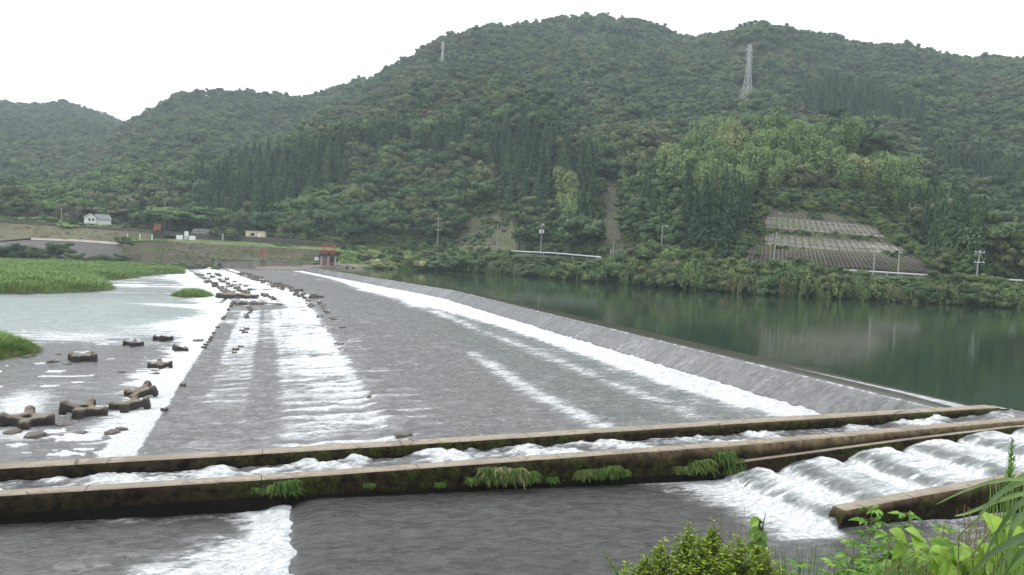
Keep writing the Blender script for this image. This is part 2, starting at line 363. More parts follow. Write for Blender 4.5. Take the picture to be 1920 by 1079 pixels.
def terrain_z(x, y, detail=True):
    x = np.asarray(x, float); y = np.asarray(y, float); az = np.arctan2(x, y); r = np.hypot(x, y)
    rf, zf, rs = foot_r(az), foot_z(az), shore_r(az)
    z = np.full_like(r, -60.)
    for i, (a, hc, rc, r0, back) in enumerate(LAY):
        H = np.interp(az, a, hc); Rc = np.interp(az, a, rc)
        edge = np.minimum(sstep(a[0]-.0, a[0]+.06, az), 1-sstep(a[-1]-.06, a[-1], az))
        H = -40 + (H+40)*edge
        b0 = np.minimum(np.maximum(rf, r0), Rc-40)
        t = np.clip((r-b0)/(Rc-b0), 0, 1)
        s = t*(1.18-.18*t*t)**1.0 if i in (3, 4) else t**1.05
        zi = zf + (H-zf)*np.minimum(s, 1)
        zi = np.where(r > Rc, H - (r-Rc)*back - ((r-Rc)**2)*.0005, zi)
        z = smax(z, zi, 6.0 if i else 1.0)
    if detail:
        g = np.clip((r-rf)/120, 0, 1)
        # gullies running down the slope and broad swellings
        gl = fbm(az*16+3, r*.006, 5, 3)-.5; sw = fbm(x*.012, y*.012, 9, 3)-.5
        z = z + g*(gl*np.clip(r*.062, 0, 46) + sw*np.clip(r*.04, 0, 30))*np.clip((np.interp(az, LAY[2][0], LAY[2][1]) - z)/60+.25, .25, 1)
    cap = zf + np.maximum(r-rf, 0)*1.02
    z = np.minimum(z, cap)
    # road shelf and river bank in front of the hill foot
    rd = rf - 9
    tb = np.clip((r-rs)/np.maximum(rd-rs, 1), 0, 1)
    zb = -1.2 + (zf+1.2)*sstep(0, 1, tb)**.8
    z = np.where(r < rf, zb, np.maximum(z, zf))
    z = np.where(r < rs, np.maximum(-1.2-(rs-r)*.35, -6.5), z)
    return z
az_grid = np.radians(np.concatenate([np.linspace(-40, -17, 30), np.linspace(-16.6, 50.5, 300), np.linspace(52, 80, 30)]))
def r_nodes():
    q = np.concatenate([np.linspace(-.12, 1, 14)[:-1], np.linspace(1, 2, 46)[:-1], np.linspace(2, 3, 60)])
    return q
qn = r_nodes()
AZ, Q = np.meshgrid(az_grid, qn, indexing='ij')
RS, RF = shore_r(AZ), foot_r(AZ)
RR = np.where(Q < 1, RS + (RF-RS)*Q, np.where(Q < 2, RF + (Q-1)*260, RF+260 + np.maximum(Q-2, 0)**1.4*1100))
TX, TY = RR*np.sin(AZ), RR*np.cos(AZ)
TZ = terrain_z(TX, TY)
hill = link('hills', up_grid('hills', TX, TY, TZ, [M['forest_floor']])); tag(hill, kind='structure')
def hit(u, v, r0=150, r1=1400, step=1.5):
    d = ray(u, v); h = math.hypot(d.x, d.y); rr = np.arange(r0, r1, step)
    x, y, z = d.x/h*rr, d.y/h*rr, EYE + d.z/h*rr
    tz = terrain_z(x, y); k = np.argmax(tz > z)
    return Vector((x[k], y[k], float(tz[k]))) if tz[k] > z[k] else None
def pin(poly, u, v):
    u = np.asarray(u); v = np.asarray(v); c = np.zeros(u.shape, bool); n = len(poly)
    for i in range(n):
        (x1, y1), (x2, y2) = poly[i], poly[(i+1) % n]
        if y1 == y2: continue
        c ^= ((y1 > v) != (y2 > v)) & (u < (x2-x1)*(v-y1)/(y2-y1)+x1)
    return c
# the ground under everything, one sheet to the horizon
g = link('ground', up_grid('ground', *np.meshgrid(np.linspace(-4000, 4000, 9), np.linspace(-4000, 4000, 9), indexing='ij'), np.full((9, 9), -7.0), [M['forest_floor']])); tag(g, kind='structure')
# ------------------------------------------------------------------ tree models
def cards(centres, normals, size, rngl, aspect=.75, jitter=.5, tint=None, droop=0):
    n = len(centres); nm = normals + rngl.normal(0, jitter, (n, 3)); nm /= np.linalg.norm(nm, axis=1)[:, None]+1e-9
    t = np.cross(nm, rngl.normal(0, 1, (n, 3))); t /= np.linalg.norm(t, axis=1)[:, None]+1e-9
    b = np.cross(nm, t); s = size*rngl.uniform(.65, 1.35, n)[:, None]; t = t*s; b = b*s*aspect
    fold = nm*s*.22
    # a folded, pointed six-corner leaf spray
    P = [centres-t, centres-b*.7-t*.2-fold*.4, centres-b*.5+t*.55-fold*.4, centres+t*1.05-fold*.9, centres+b*.5+t*.55-fold*.4, centres+b*.7-t*.2-fold*.4]
    return np.stack(P, 1).reshape(-1, 3), np.repeat(tint if tint is not None else rngl.uniform(0, 1, n), 6)
def card_mesh(name, V, T, mat):
    n = len(V)//6; me = bpy.data.meshes.new(name)
    b = np.arange(n)*6
    f = np.stack([np.stack([b, b+1, b+2, b+3], 1), np.stack([b, b+3, b+4, b+5], 1)], 1).reshape(-1, 4)
    me.vertices.add(len(V)); me.vertices.foreach_set('co', V.astype(np.float32).ravel())
    me.loops.add(f.size); me.loops.foreach_set('vertex_index', f.ravel().astype(np.int32))
    me.polygons.add(len(f)); me.polygons.foreach_set('loop_start', np.arange(0, f.size, 4, dtype=np.int32)); me.polygons.foreach_set('loop_total', np.full(len(f), 4, dtype=np.int32))
    me.update(calc_edges=True); a = me.attributes.new('tint', 'FLOAT', 'POINT'); a.data.foreach_set('value', T.astype(np.float32))
    me.materials.append(mat); return me
def sph(n, rngl, lo=-1):
    z = rngl.uniform(lo, 1, n); p = rngl.uniform(0, 2*np.pi, n); q = np.sqrt(1-z*z); return np.stack([q*np.cos(p), q*np.sin(p), z], 1)
def with_core(me, balls):
    """fill each leaf clump with a rough inner body so that no daylight shows through its middle"""
    bm = bmesh.new(); bm.from_mesh(me); lay = bm.verts.layers.float.get('tint')
    for c, s, t in balls:
        r_ = bmesh.ops.create_icosphere(bm, subdivisions=1, radius=1, matrix=Matrix.Translation(Vector(c)) @ Matrix.Diagonal((*[float(q) for q in s], 1)))
        for v in r_['verts']: v.co += (v.co-Vector(c))*random.uniform(-.16, .12); v[lay] = float(t)
    bm.to_mesh(me); bm.free(); return me
def broad_crown(seed, mat, clumps=24, per=30, size=.085, flat=.82, top=1.35, name='crown'):
    """unit crown: radius about 1, standing on z=0"""
    rg = np.random.default_rng(seed); d = sph(clumps, rg, -.35); rad = rg.uniform(.45, .95, clumps)
    rad[: clumps//5] *= .5
    lop = 1 + .22*np.sin(np.arctan2(d[:, 1], d[:, 0])*3+seed) + .15*rg.normal(0, 1, clumps)
    c = d*rad[:, None]*lop[:, None]; c[:, 2] = c[:, 2]*.62*top + .62*top*.75
    cr = rg.uniform(.26, .46, clumps); V = []; T = []
    ct = rg.uniform(0, 1, clumps)
    for i in range(clumps):
        m = int(per*(cr[i]/.28)**2); s = sph(m, rg, -.45); p = c[i] + s*np.array([1, 1, flat])*cr[i]*rg.uniform(.7, 1.08, m)[:, None]
        v, t = cards(p, s*np.array([1, 1, 1.2]), size, rg, jitter=.30, tint=np.clip(ct[i]*.55+.30*(s[:, 2]*.5+.5)*0+rg.uniform(0, .35, m), 0, 1)); V.append(v); T.append(t)
    return with_core(card_mesh(name, np.concatenate(V), np.concatenate(T), mat), [(c[i], np.array([1, 1, flat])*cr[i]*.86, ct[i]*.4) for i in range(clumps)])
def cedar_crown(seed, mat, tiers=22, size=.034, name='crown'):
    """unit tall cone, radius about .17"""
    rg = np.random.default_rng(seed); V = []; T = []
    for k in range(tiers):
        t = k/(tiers-1); z = .10+.88*t; r = .19*(1-t)**.8*(1+rg.normal(0, .07))+.012
        nb = max(4, int(13*(1-t)+3)); tt = rg.uniform(0, 1)
        for j in range(nb):
            a = 2*math.pi*(j+rg.uniform(-.3, .3))/nb + k; rj = r*rg.uniform(.75, 1.15)
            m = 9; f = rg.uniform(.3, 1, m); p = np.stack([np.cos(a)*rj*f, np.sin(a)*rj*f, z-.045*f+rg.normal(0, .008, m)], 1)
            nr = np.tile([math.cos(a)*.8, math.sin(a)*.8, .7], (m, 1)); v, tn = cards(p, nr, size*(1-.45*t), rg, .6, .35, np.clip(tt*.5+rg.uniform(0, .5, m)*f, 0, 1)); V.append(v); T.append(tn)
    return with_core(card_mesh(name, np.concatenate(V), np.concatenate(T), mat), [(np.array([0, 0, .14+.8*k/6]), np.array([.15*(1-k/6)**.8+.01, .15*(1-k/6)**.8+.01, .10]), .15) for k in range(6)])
def bamboo_crown(seed, mat, culms=4, size=.029, name='crown'):
    """a few arching feathery culm heads, unit tall"""
    rg = np.random.default_rng(seed); V = []; T = []; cores = []
    for k in range(culms):
        a = rg.uniform(0, 6.28); bx, by = .17*math.cos(a)*rg.uniform(.3, 1), .17*math.sin(a)*rg.uniform(.3, 1); h = rg.uniform(.78, 1.0); lean = rg.uniform(.05, .16); la = a+rg.normal(0, .6); tt = rg.uniform(.2, .8)
        m = 330; t = rg.uniform(.25, 1, m); w = .145*np.sin(np.clip((t-.2)/.86, 0, 1)*np.pi)**.7+.012
        s = sph(m, rg, -1); p = np.stack([bx+lean*t**3*math.cos(la)+s[:, 0]*w, by+lean*t**3*math.sin(la)+s[:, 1]*w, h*(t-.10*t**6)+s[:, 2]*.03], 1)
        nr = s*np.array([1, 1, .4])+np.array([0, 0, .35]); v, tn = cards(p, nr, size, rg, .5, .35, np.clip(tt*.45+t*.45+rg.uniform(-.12, .2, m), 0, 1)); V.append(v); T.append(tn); cores.append((np.array([bx+lean*.35*math.cos(la), by+lean*.35*math.sin(la), h*.66]), np.array([.088, .088, .29])*1.0, tt*.3))
    return with_core(card_mesh(name, np.concatenate(V), np.concatenate(T), mat), cores)
def trunk_mesh(seed, h, r, limbs=4, spread=.5):
    rg = random.Random(seed); b = MB(); p = [(0, 0, -.8)]; x = y = 0
    for i in range(1, 6): x += rg.uniform(-.03, .03)*h; y += rg.uniform(-.03, .03)*h; p.append((x, y, h*i/5))
    b.path(p, r, r*.35, 7)
    for k in range(limbs):
        a = k*2.4+rg.random(); q = Vector(p[2+k % 3]); e = q+Vector((math.cos(a)*spread*h, math.sin(a)*spread*h, h*.35)); b.path([q, q.lerp(e, .5)+Vector((0, 0, .03*h)), e], r*.45, r*.12, 5)
    return b.mesh('trunk', [M['bark']], True)
PROTO = {}
def proto_set(kind, fn, n, mat):
    c = bpy.data.collections.new('forest_models_'+kind); PROTO[kind] = (c, [])
    for i in range(n):
        me = fn(i, mat); o = bpy.data.objects.new(kind+'_model', me); c.objects.link(o); PROTO[kind][1].append(me)
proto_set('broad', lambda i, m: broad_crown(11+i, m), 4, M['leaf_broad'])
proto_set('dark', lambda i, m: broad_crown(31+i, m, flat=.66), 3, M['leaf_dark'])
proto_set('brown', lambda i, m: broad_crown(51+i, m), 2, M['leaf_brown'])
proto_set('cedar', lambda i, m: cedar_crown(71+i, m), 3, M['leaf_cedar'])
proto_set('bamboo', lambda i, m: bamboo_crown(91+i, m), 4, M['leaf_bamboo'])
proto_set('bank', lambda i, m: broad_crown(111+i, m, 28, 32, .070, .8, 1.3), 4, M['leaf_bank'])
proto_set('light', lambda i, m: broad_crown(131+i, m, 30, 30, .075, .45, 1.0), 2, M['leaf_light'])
# ------------------------------------------------------------------ scatter the forest
CEDAR = [[(930,249),(1010,249),(1080,284),(1130,324),(1150,414),(1120,444),(1060,424),(1000,404),(930,354),(900,294)],
         [(560,299),(650,269),(720,259),(860,256),(900,286),(860,292),(760,286),(660,304),(640,354),(560,354)],
         [(370,354),(450,314),(560,304),(570,354),(520,424),(470,444),(370,424)],
         [(1690,394),(1760,404),(1840,464),(1850,534),(1780,524),(1700,464)],
         [(1205,374),(1255,369),(1265,444),(1210,444)],[(1285,384),(1400,399),(1395,504),(1280,494)],
         [(1480,154),(1700,194),(1740,254),(1640,249),(1500,214)],[(1730,294),(1920,324),(1920,384),(1760,344)],[(1100,454),(1170,324),(1180,454)]]
BAMBOO = [[(1235,362),(1275,300),(1340,272),(1400,264),(1480,272),(1560,294),(1640,328),(1700,366),(1735,398),(1660,392),(1560,374),(1460,376),(1400,392),(1320,378),(1250,375)],
          [(985,432),(1000,402),(1050,384),(1092,396),(1098,450),(1040,458)]]
LIGHTP = [[(0,352),(120,318),(240,310),(270,350),(200,410),(0,420)],[(520,330),(640,300),(660,420),(520,440)]]
CLEAR = [[(1050,85),(1085,62),(1110,66),(1100,92)],[(1140,72),(1185,60),(1205,85),(1230,100),(1195,92)],[(1370,92),(1400,78),(1425,85),(1400,110),(1385,112)],[(1690,330),(1790,325),(1800,345),(1730,352)]]
SLOPES = [[(1378,535),(1404,380),(1520,374),(1645,396),(1738,462),(1815,545)],[(1110,510),(1120,330),(1174,345),(1192,512)],[(832,502),(866,404),(974,400),(984,506)]]
def scatter():
    out = []; a0, a1 = R(-19), R(53); r = 0.0
    # rows by distance above the hill foot, spacing grows a little with distance
    off = 2.0
    while off < 1000:
        rr = 300+off; sp = 5.2+rr*.0030
        n = int((a1-a0)*rr/sp); az = a0+(np.arange(n)+rng.uniform(0, 1, n))*(a1-a0)/n
        rad = foot_r(az)+off+rng.uniform(-.5, .5, n)*sp; out.append(np.stack([rad*np.sin(az), rad*np.cos(az)], 1)); off += sp*.88
    P = np.concatenate(out); z = terrain_z(P[:, 0], P[:, 1]); return np.concatenate([P, z[:, None]], 1)
P = scatter()
az = np.arctan2(P[:, 0], P[:, 1]); rad = np.hypot(P[:, 0], P[:, 1])
# keep what the slope in front leaves in sight (with margin for a step to the side)
bins = np.clip(((az-R(-19))/R(72)*360).astype(int), 0, 359)
aa = R(-19)+(np.arange(360)+.5)*R(72)/360; rr = np.arange(180, 1420, 6.0)
AA, RRR = np.meshgrid(aa, rr, indexing='ij'); EL = (terrain_z(RRR*np.sin(AA), RRR*np.cos(AA))-EYE)/RRR
mx = np.maximum.accumulate(EL, 1)
ri = np.clip(((rad-30-180)/6).astype(int), 0, len(rr)-1)
vis = (P[:, 2]+16-EYE)/rad > mx[bins, ri]-.004
P = P[vis]; az = az[vis]; rad = rad[vis]
U, V = proj(P[:, 0], P[:, 1], P[:, 2]+4)
kind = np.full(len(P), 'broad', dtype=object)
patch = fbm(P[:, 0]*.013, P[:, 1]*.013, 41, 3); pick = rng.uniform(0, 1, len(P))
kind[(patch < .44) | (pick < .22)] = 'dark'
kind[((patch > .61) & (pick > .58)) | (pick > .968)] = 'brown'
UJ, VJ = U+rng.normal(0, 7, len(P)), V+rng.normal(0, 5, len(P))
lay_r = np.interp(az, LAY[3][0], LAY[3][2])
for pl in LIGHTP: kind[pin(pl, UJ, VJ) & (pick < .5)] = 'light'
for pl in CEDAR: kind[pin(pl, UJ, VJ) & (pick < .95)] = 'cedar'
for ib_, pl in enumerate(BAMBOO): kind[pin(pl, UJ, VJ) & (pick < (.93, .55)[ib_]) & (rad < 420)] = 'bamboo'
keep = np.ones(len(P), bool)
for pl in CLEAR: keep &= ~pin(pl, U, V)
for pl in [[(818,100),(842,100),(843,133),(816,133)], [(1376,150),(1424,150),(1428,206),(1372,206)]]: keep &= ~(pin(pl, U, V) & ((rad > 420) | (pl[0][0] > 1000)))
U0, V0 = proj(P[:, 0], P[:, 1], P[:, 2])
for pl in SLOPES: keep &= ~(pin(pl, U0, V0) & (rad < 330))
P, kind, rad, az, U, V = P[keep], kind[keep], rad[keep], az[keep], U[keep], V[keep]
SC = {}
n = len(P); s = rng.uniform(.82, 1.25, n)
size = np.where(kind == 'cedar', 15.5*s, np.where(kind == 'bamboo', 13.0*s*s, 4.5*s*(1+(rng.uniform(0, 1, n) > .82)*.5)))
size *= np.where((rad > 700), .95, 1)
thin = (kind != 'broad') | (rng.uniform(0, 1, n) < 1)
rz = rng.uniform(0, 6.283, n)
FOR = dict(P=P, kind=kind, size=size, rz=rz, rad=rad, az=az, U=U, V=V)
# the nearest trees, one by one; the rest of the wood as one mass per kind
near = np.zeros(n, bool); fr = rad - foot_r(az)
inframe = (U > -60) & (U < 1980)
order = np.argsort(rad + 1.2*fr + np.where(inframe, 0, 9999)); near[order[:270]] = True
def gn_scatter(name, coll, P, size, rz, label_kind):
    me = bpy.data.meshes.new(name); me.vertices.add(len(P)); me.vertices.foreach_set('co', P.astype(np.float32).ravel())
    a = me.attributes.new('scl', 'FLOAT', 'POINT'); a.data.foreach_set('value', size.astype(np.float32))
    a = me.attributes.new('rz', 'FLOAT', 'POINT'); a.data.foreach_set('value', rz.astype(np.float32))
    o = link(name, me); t = bpy.data.node_groups.new(name, 'GeometryNodeTree')
    t.interface.new_socket('Geometry', in_out='INPUT', socket_type='NodeSocketGeometry'); t.interface.new_socket('Geometry', in_out='OUTPUT', socket_type='NodeSocketGeometry')
    gi, go = t.nodes.new('NodeGroupInput'), t.nodes.new('NodeGroupOutput'); ip = t.nodes.new('GeometryNodeInstanceOnPoints'); ci = t.nodes.new('GeometryNodeCollectionInfo')
    ci.inputs['Collection'].default_value = coll; ci.inputs['Separate Children'].default_value = True; ci.inputs['Reset Children'].default_value = True
    def na(nm):
        x = t.nodes.new('GeometryNodeInputNamedAttribute'); x.data_type = 'FLOAT'; x.inputs['Name'].default_value = nm; return x.outputs[0]
    cx = t.nodes.new('ShaderNodeCombineXYZ'); t.links.new(na('rz'), cx.inputs[2])
    t.links.new(gi.outputs[0], ip.inputs['Points']); t.links.new(ci.outputs[0], ip.inputs['Instance']); ip.inputs['Pick Instance'].default_value = True
    er = t.nodes.new('FunctionNodeEulerToRotation'); t.links.new(cx.outputs[0], er.inputs[0]); t.links.new(er.outputs[0], ip.inputs['Rotation'])
    t.links.new(na('scl'), ip.inputs['Scale']); t.links.new(ip.outputs[0], go.inputs[0])
    md = o.modifiers.new('scatter', 'NODES'); md.node_group = t
    tag(o, kind='stuff'); return o
FN = dict(broad=('far_broadleaf_forest','mixed green broadleaf forest covering the mountain'), dark=('far_evergreen_forest','dark evergreen oaks filling the mountain folds'), brown=('far_bronze_forest','bronze tinged trees dotted along the ridges'),
          cedar=('far_cedar_forest','dark green planted cedars on the mountainside'), bamboo=('far_bamboo_grove','yellow green bamboo grove on the round hill above the road'), light=('far_light_forest','lighter green trees low on the hill at the left'))
for k, (nm, lab) in FN.items():
    q = (kind == k) & ~near
    if q.sum():
        Pq = P[q].copy()
        if k in ('broad', 'dark', 'brown', 'light'): Pq[:, 2] += 2.2
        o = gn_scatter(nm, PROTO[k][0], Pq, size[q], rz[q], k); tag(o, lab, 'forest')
print('trees', n, {k: int((kind == k).sum()) for k in FN})
TNAME = dict(broad='broadleaf_tree', dark='evergreen_tree', brown='bronze_tree', cedar='cedar_tree', bamboo='bamboo_clump', light='light_green_tree')
TLAB = dict(broad='mid green broadleaf tree', dark='dark evergreen tree with layered crown', brown='bronze leaved tree among green ones',
            cedar='pointed dark green cedar', bamboo='feathery yellow green bamboo clump', light='lighter green low hillside tree')
WHERE = [(-100, 420, 'behind the long dike'), (420, 860, 'between the dike and the first utility pole'), (860, 1130, 'between the small and the narrow gridded slopes'), (1130, 1400, 'between the narrow and the large gridded slopes'), (1400, 1720, 'above the large gridded slope'), (1720, 2100, 'right of the large gridded slope')]
TR = [trunk_mesh(i, 1.0, .055, 5, .55) for i in range(3)]; TRC = [trunk_mesh(9, .92, .014, 0)]
for i in np.where(near)[0]:
    k = kind[i]; wh = next((w for a, b, w in WHERE if a <= U[i] < b), WHERE[-1][2])
    e = empty(TNAME[k], P[i], rz[i]); tag(e, TLAB[k]+' '+wh, 'bamboo' if k == 'bamboo' else 'tree', TNAME[k].replace('_', ' ')+'s '+wh)
    s_ = size[i]; c = link('crown', PROTO[k][1][i % len(PROTO[k][1])], e)
    c.scale = (s_,)*3
    if k in ('cedar', 'bamboo'):
        if k == 'cedar': tk = link('trunk', TRC[0], e); tk.scale = (s_,)*3
    else:
        c.location.z = 2.2; tk = link('trunk', TR[i % 3], e); tk.scale = (4.6,)*3
# a mass of undergrowth hides the soil between trunks
n_ = 9000; ua = rng.uniform(R(-17), R(51), n_); uo = rng.uniform(0, 1, n_)**1.3*95; ur = foot_r(ua)+uo+.5; ux, uy = ur*np.sin(ua), ur*np.cos(ua); uz = terrain_z(ux, uy); uu, uv = proj(ux, uy, uz); k = np.ones(n_, bool)
for pl in SLOPES: k &= ~pin(pl, uu, uv)
o = gn_scatter('hillside_undergrowth', PROTO['bank'][0], np.stack([ux, uy, uz-.4], 1)[k], rng.uniform(1.3, 2.4, k.sum()), rng.uniform(0, 6.28, k.sum()), ''); tag(o, 'leafy undergrowth between the trees at the foot of the hill', 'undergrowth')
us_ = rng.uniform(0, 1, 420); pa = np.array([hit(1425+(1640-1425)*s+rng.normal(0, 4), 384+22*s-rng.uniform(0, 34), 170, 420, .6)[:] for s in us_]); o = gn_scatter('slope_top_bushes', PROTO['dark'][0], pa, rng.uniform(1.6, 3.3, len(pa)), rng.uniform(0, 6.28, len(pa)), ''); tag(o, 'dark bushes closing the top of the large gridded slope', 'undergrowth')
# ------------------------------------------------------------------ water
def lip(Y): return 29.3 - np.clip((np.asarray(Y, float)-128)/115, 0, 1.4)*16.0
def pg(U, V, u0, v0, su, sv, rot=0):
    c, s = math.cos(R(rot)), math.sin(R(rot)); du, dv = U-u0, V-v0
    a, b = (c*du+s*dv)/su, (-s*du+c*dv)/sv; return np.exp(-(a*a+b*b))
# pool behind the weir
yy = np.concatenate([np.linspace(8, 28, 11), np.geomspace(28.6, 330, 60)]); xx = np.concatenate([[0], np.geomspace(1, 420, 40)])
Yg, Tg = np.meshgrid(yy, xx, indexing='ij'); Xg = np.where(Yg < 28.3, 32.9, lip(Yg)+2.15) + Tg
pool = link('reservoir_water', up_grid('reservoir_water', Xg, Yg, np.zeros_like(Xg), [M['pool']])); tag(pool, kind='structure')
# weir apron with the overflowing sheet
aa_ = np.concatenate([np.arange(-5.9, 12, .085), np.arange(12, 25.5, .11), np.arange(25.5, 31.5, .06)])
yy = [28.7]
while yy[-1] < 292: yy.append(yy[-1]+max(.09, yy[-1]*.0042))
Yg, Ag = np.meshgrid(np.array(yy), aa_, indexing='ij'); Xg = Ag + lip(Yg) - 29.3
zprof = lambda a: np.interp(a, [-5.9, -5.45, -5.0, -1.2, -.6, 4.9, 5.7, 6.4, 15, 25, 27.0, 27.3, 27.9, 28.5, 28.95, 29.25, 29.6, 31.6], [-3.6, -3.3, -2.85, -2.70, -2.60, -2.40, -2.28, -2.18, -1.75, -1.42, -1.36, -1.28, -.90, -.45, -.16, -.04, .0, .004])
Zg = zprof(Ag); U, V = proj(Xg, Yg, Zg)
sp = 1.9; ph = (Yg/sp) % 1.0                                         # blocks under the sheet, 1.9 m apart
ridge = np.exp(-((ph-.5)/.20)**2)
per = fbm(Xg*.25, Yg*.55, 3, 3); per2 = fbm(Xg*.9, Yg*1.6, 13, 4); big = fbm(Xg*.05, Yg*.045, 23, 3)
foam = np.zeros_like(Xg)
toe_w = 24.4 - 2.6*sstep(70, 130, Yg)*(1-sstep(150, 200, Yg)) + 1.2*sstep(150, 230, Yg) + 1.5*(1-sstep(29, 42, Yg))
foam += 1.35*band(Ag, 0, 27.05+.25*(per2-.5)*2, .12)*sstep(toe_w-1.6, toe_w+1.3, Ag)
foam += .34*band(Ag, 0, 27, .2)*sstep(toe_w-6, toe_w, Ag)
foam += .20*band(Ag, 27.1, 28.9, .3)*sstep(.45, .65, per)            # torn streaks on the falling sheet
foam += .55*np.exp(-((Ag-29.18)/.10)**2)*(.4+.6*sstep(.42, .6, per2))
r2 = 15.4 + .5*np.sin(Yg*.11)
foam += .62*np.exp(-((Ag-r2)/.85)**2)*(1-sstep(58, 72, Yg))*sstep(.33, .52, fbm(Yg*.25, Ag*.1, 8, 2)+.12*(Yg < 45))
foam += .40*np.exp(-((Ag-20.5)/.9)**2)*sstep(.50, .62, fbm(Yg*.16, Ag*.2, 18, 2))
foam += .42*np.exp(-((Ag-18-.02*Yg)/1.6)**2)*band(Yg, 105, 150, 9)
foam += .10*band(Ag, 5, 13, 2)*sstep(.5, .7, per)
# main white band below the block row
w1 = band(Ag, 0.9 - .9*sstep(100, 130, Yg), 5.75, .45)
core = sstep(36, 58, Yg)*.60 + .30*band(Yg, 28, 40, 3)
strk = (.20+.62*ridge)*sstep(.18, .62, per+.10)
foam += w1*(core*sstep(-.5, 3.6, Ag) + strk*(.62+.2*core) + .10)
foam += band(Ag, 5.6, 7.6+.8*ridge, .5)*(.42*ridge*sstep(.3, .6, per) + .06)*(1-sstep(135, 170, Yg)) 
# lower bands towards the downstream edge
foam += band(Ag, -3.3, -.75, .35)*(.46+.42*sstep(52, 80, Yg)+.35*(per-.5))*(.75+.5*ridge)*(1-.45*(1-sstep(36, 48, Yg)))
foam += band(Ag, -.6, 1.2, .5)*(.22+.55*sstep(60, 88, Yg)*(per2*1.3))
foam += band(Ag, -5.1, -3.4, .3)*(.10+.55*sstep(66, 85, Yg)*sstep(.42, .6, fbm(Yg*.12, Ag*.1, 31, 2)))
foam += band(Ag, -6.5, -4.95, .15)*.9
far = sstep(128, 142, Yg); foam = foam*(1-far*.55*band(Ag, -5.2, 7.5, .6)) + far*band(Ag, -5.2, 8.5, .6)*(.30+.75*sstep(.40, .58, fbm(Ag*.35, Yg*.035, 51, 3)))*(1-.0*far)
foam = foam*(1-.75*band(Yg+5*(per-.5), 112, 121, 1.2)*band(Ag+1.5*(per2-.5), -5.2, 2.5, .7))
foam += .45*np.exp(-((Yg-28.9)/.22)**2)*sstep(.45, .6, fbm(Xg*.8, Yg*0, 61, 2))*(Ag < 27)   # lap along the wall
thin_ = sstep(.50, .78, vn(Xg*.45, Yg*2.6, 33)*.55+vn(Xg*1.1, Yg*5.5, 34)*.45); foam = foam*(1-.48*thin_*band(Ag, -5.2, 8, .5)) - .18*sstep(.45, .75, fbm(Xg*.22, Yg*.3, 35, 3))*band(Ag, -5.2, 6.5, .5)*(foam > .2)
Zg = Zg + .10*(fbm(Xg*.8, Yg*1.5, 15, 3)-.5)*(Ag < 27)*2 + .16*np.clip(foam, 0, 1.3)*(fbm(Xg*1.1, Yg*1.8, 71, 4)-.45)*2*(Ag < 27.2) + .07*(big-.5)*(Ag < 26)
Zg += .13*ridge*np.exp(-((Ag-5.9)/.55)**2) + .06*ridge*band(Ag, 1, 5.5, .5)
Zg = np.where((Ag > 27.2) & (Ag < 29.2), Zg + .022*(vn(Yg*4.5, Ag*.3, 81)-.5), Zg)
wc = np.empty(Xg.shape+(3,)); wc[:] = (.178, .175, .175)
def tintw(w, c):
    w = np.clip(w, 0, 1)[..., None]; wc[:] = wc*(1-w) + np.array(c)*w
tintw(.75*band(Ag, 16, 26, 2.5)*(1-sstep(80, 130, Yg)), (.155, .175, .165))
tintw(band(Ag, 27.0, 29.2, .25), (.150, .150, .150)); stri = sstep(.50, .72, vn(Yg*2.6, Ag*.25, 91)*.5+vn(Yg*8.0, Ag*.3, 92)*.5)
tintw(.55*stri*band(Ag, 27.2, 29.1, .15), (.085, .083, .080))
tintw(band(Ag, 29.28, 32, .06), (.050, .045, .032))
tintw(.9*band(Ag, 30.55-.35*(1-sstep(29, 33, Yg)), 31.05-.45*sstep(31, 42, Yg), .06)*(1-sstep(41, 43, Yg)), (.62, .63, .66))  # pale line of reflected sky on the crest water, painted into its colour
fine = np.ones_like(Xg)*.55; fine = np.where(Ag > 29.3, .10, fine); fine = np.where((Ag > 27.2) & (Ag < 29.3), .20, fine)
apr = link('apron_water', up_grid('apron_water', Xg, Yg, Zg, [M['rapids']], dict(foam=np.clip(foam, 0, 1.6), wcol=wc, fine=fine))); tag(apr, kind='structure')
# river below the apron
xx = np.concatenate([np.arange(-5.3, -32, -.14), np.geomspace(32, 330, 90)*-1])
yy = [22.0]
while yy[-1] < 370: yy.append(yy[-1]+max(.13, yy[-1]*.0048))
Yg, Xg = np.meshgrid(np.array(yy), xx, indexing='ij'); Xr = Xg + np.where(Yg > 128, lip(Yg)-29.3, 0)*(np.exp((Xg+5.3)/60))
Xg = Xr; Zg = np.full_like(Xg, -3.58); U, V = proj(Xg, Yg, Zg)
per = fbm(Xg*.5, Yg*.8, 103, 4); wp = 1.6*fbm(Xg*.22, Yg*.33, 110, 3); lng = fbm(Xg*.10+wp, Yg*.30+wp*.8, 104, 4); foam = np.zeros_like(Xg)
eg = Xg - (lip(Yg)-29.3)
foam += 1.25*sstep(-8.6-3.5*sstep(80, 110, Yg)-1.6*(per-.5)*4-2.2*(fbm(Xg*.35, Yg*1.1, 109, 4)-.5)*2+1.4*(1-sstep(38, 52, Yg)), -6.6, eg)*(1-.5*band(Yg, 108, 122, 4))*sstep(34, 41, Yg)
foam += .34*pg(U, V, 330, 690, 80, 40) + .60*pg(U, V, 330, 615, 140, 16, 0) + .85*pg(U, V, 380, 610, 60, 10)
foam += .62*pg(U, V, 120, 632, 210, 12, 3)*sstep(.38, .55, lng) + .42*pg(U, V, 40, 642, 60, 8)
foam += 1.1*pg(U, V, 370, 575.5, 110, 3.2, 3) + .8*pg(U, V, 300, 535, 120, 4, 2)*sstep(.4, .55, lng) + .9*pg(U, V, 360, 520, 60, 5, 2)
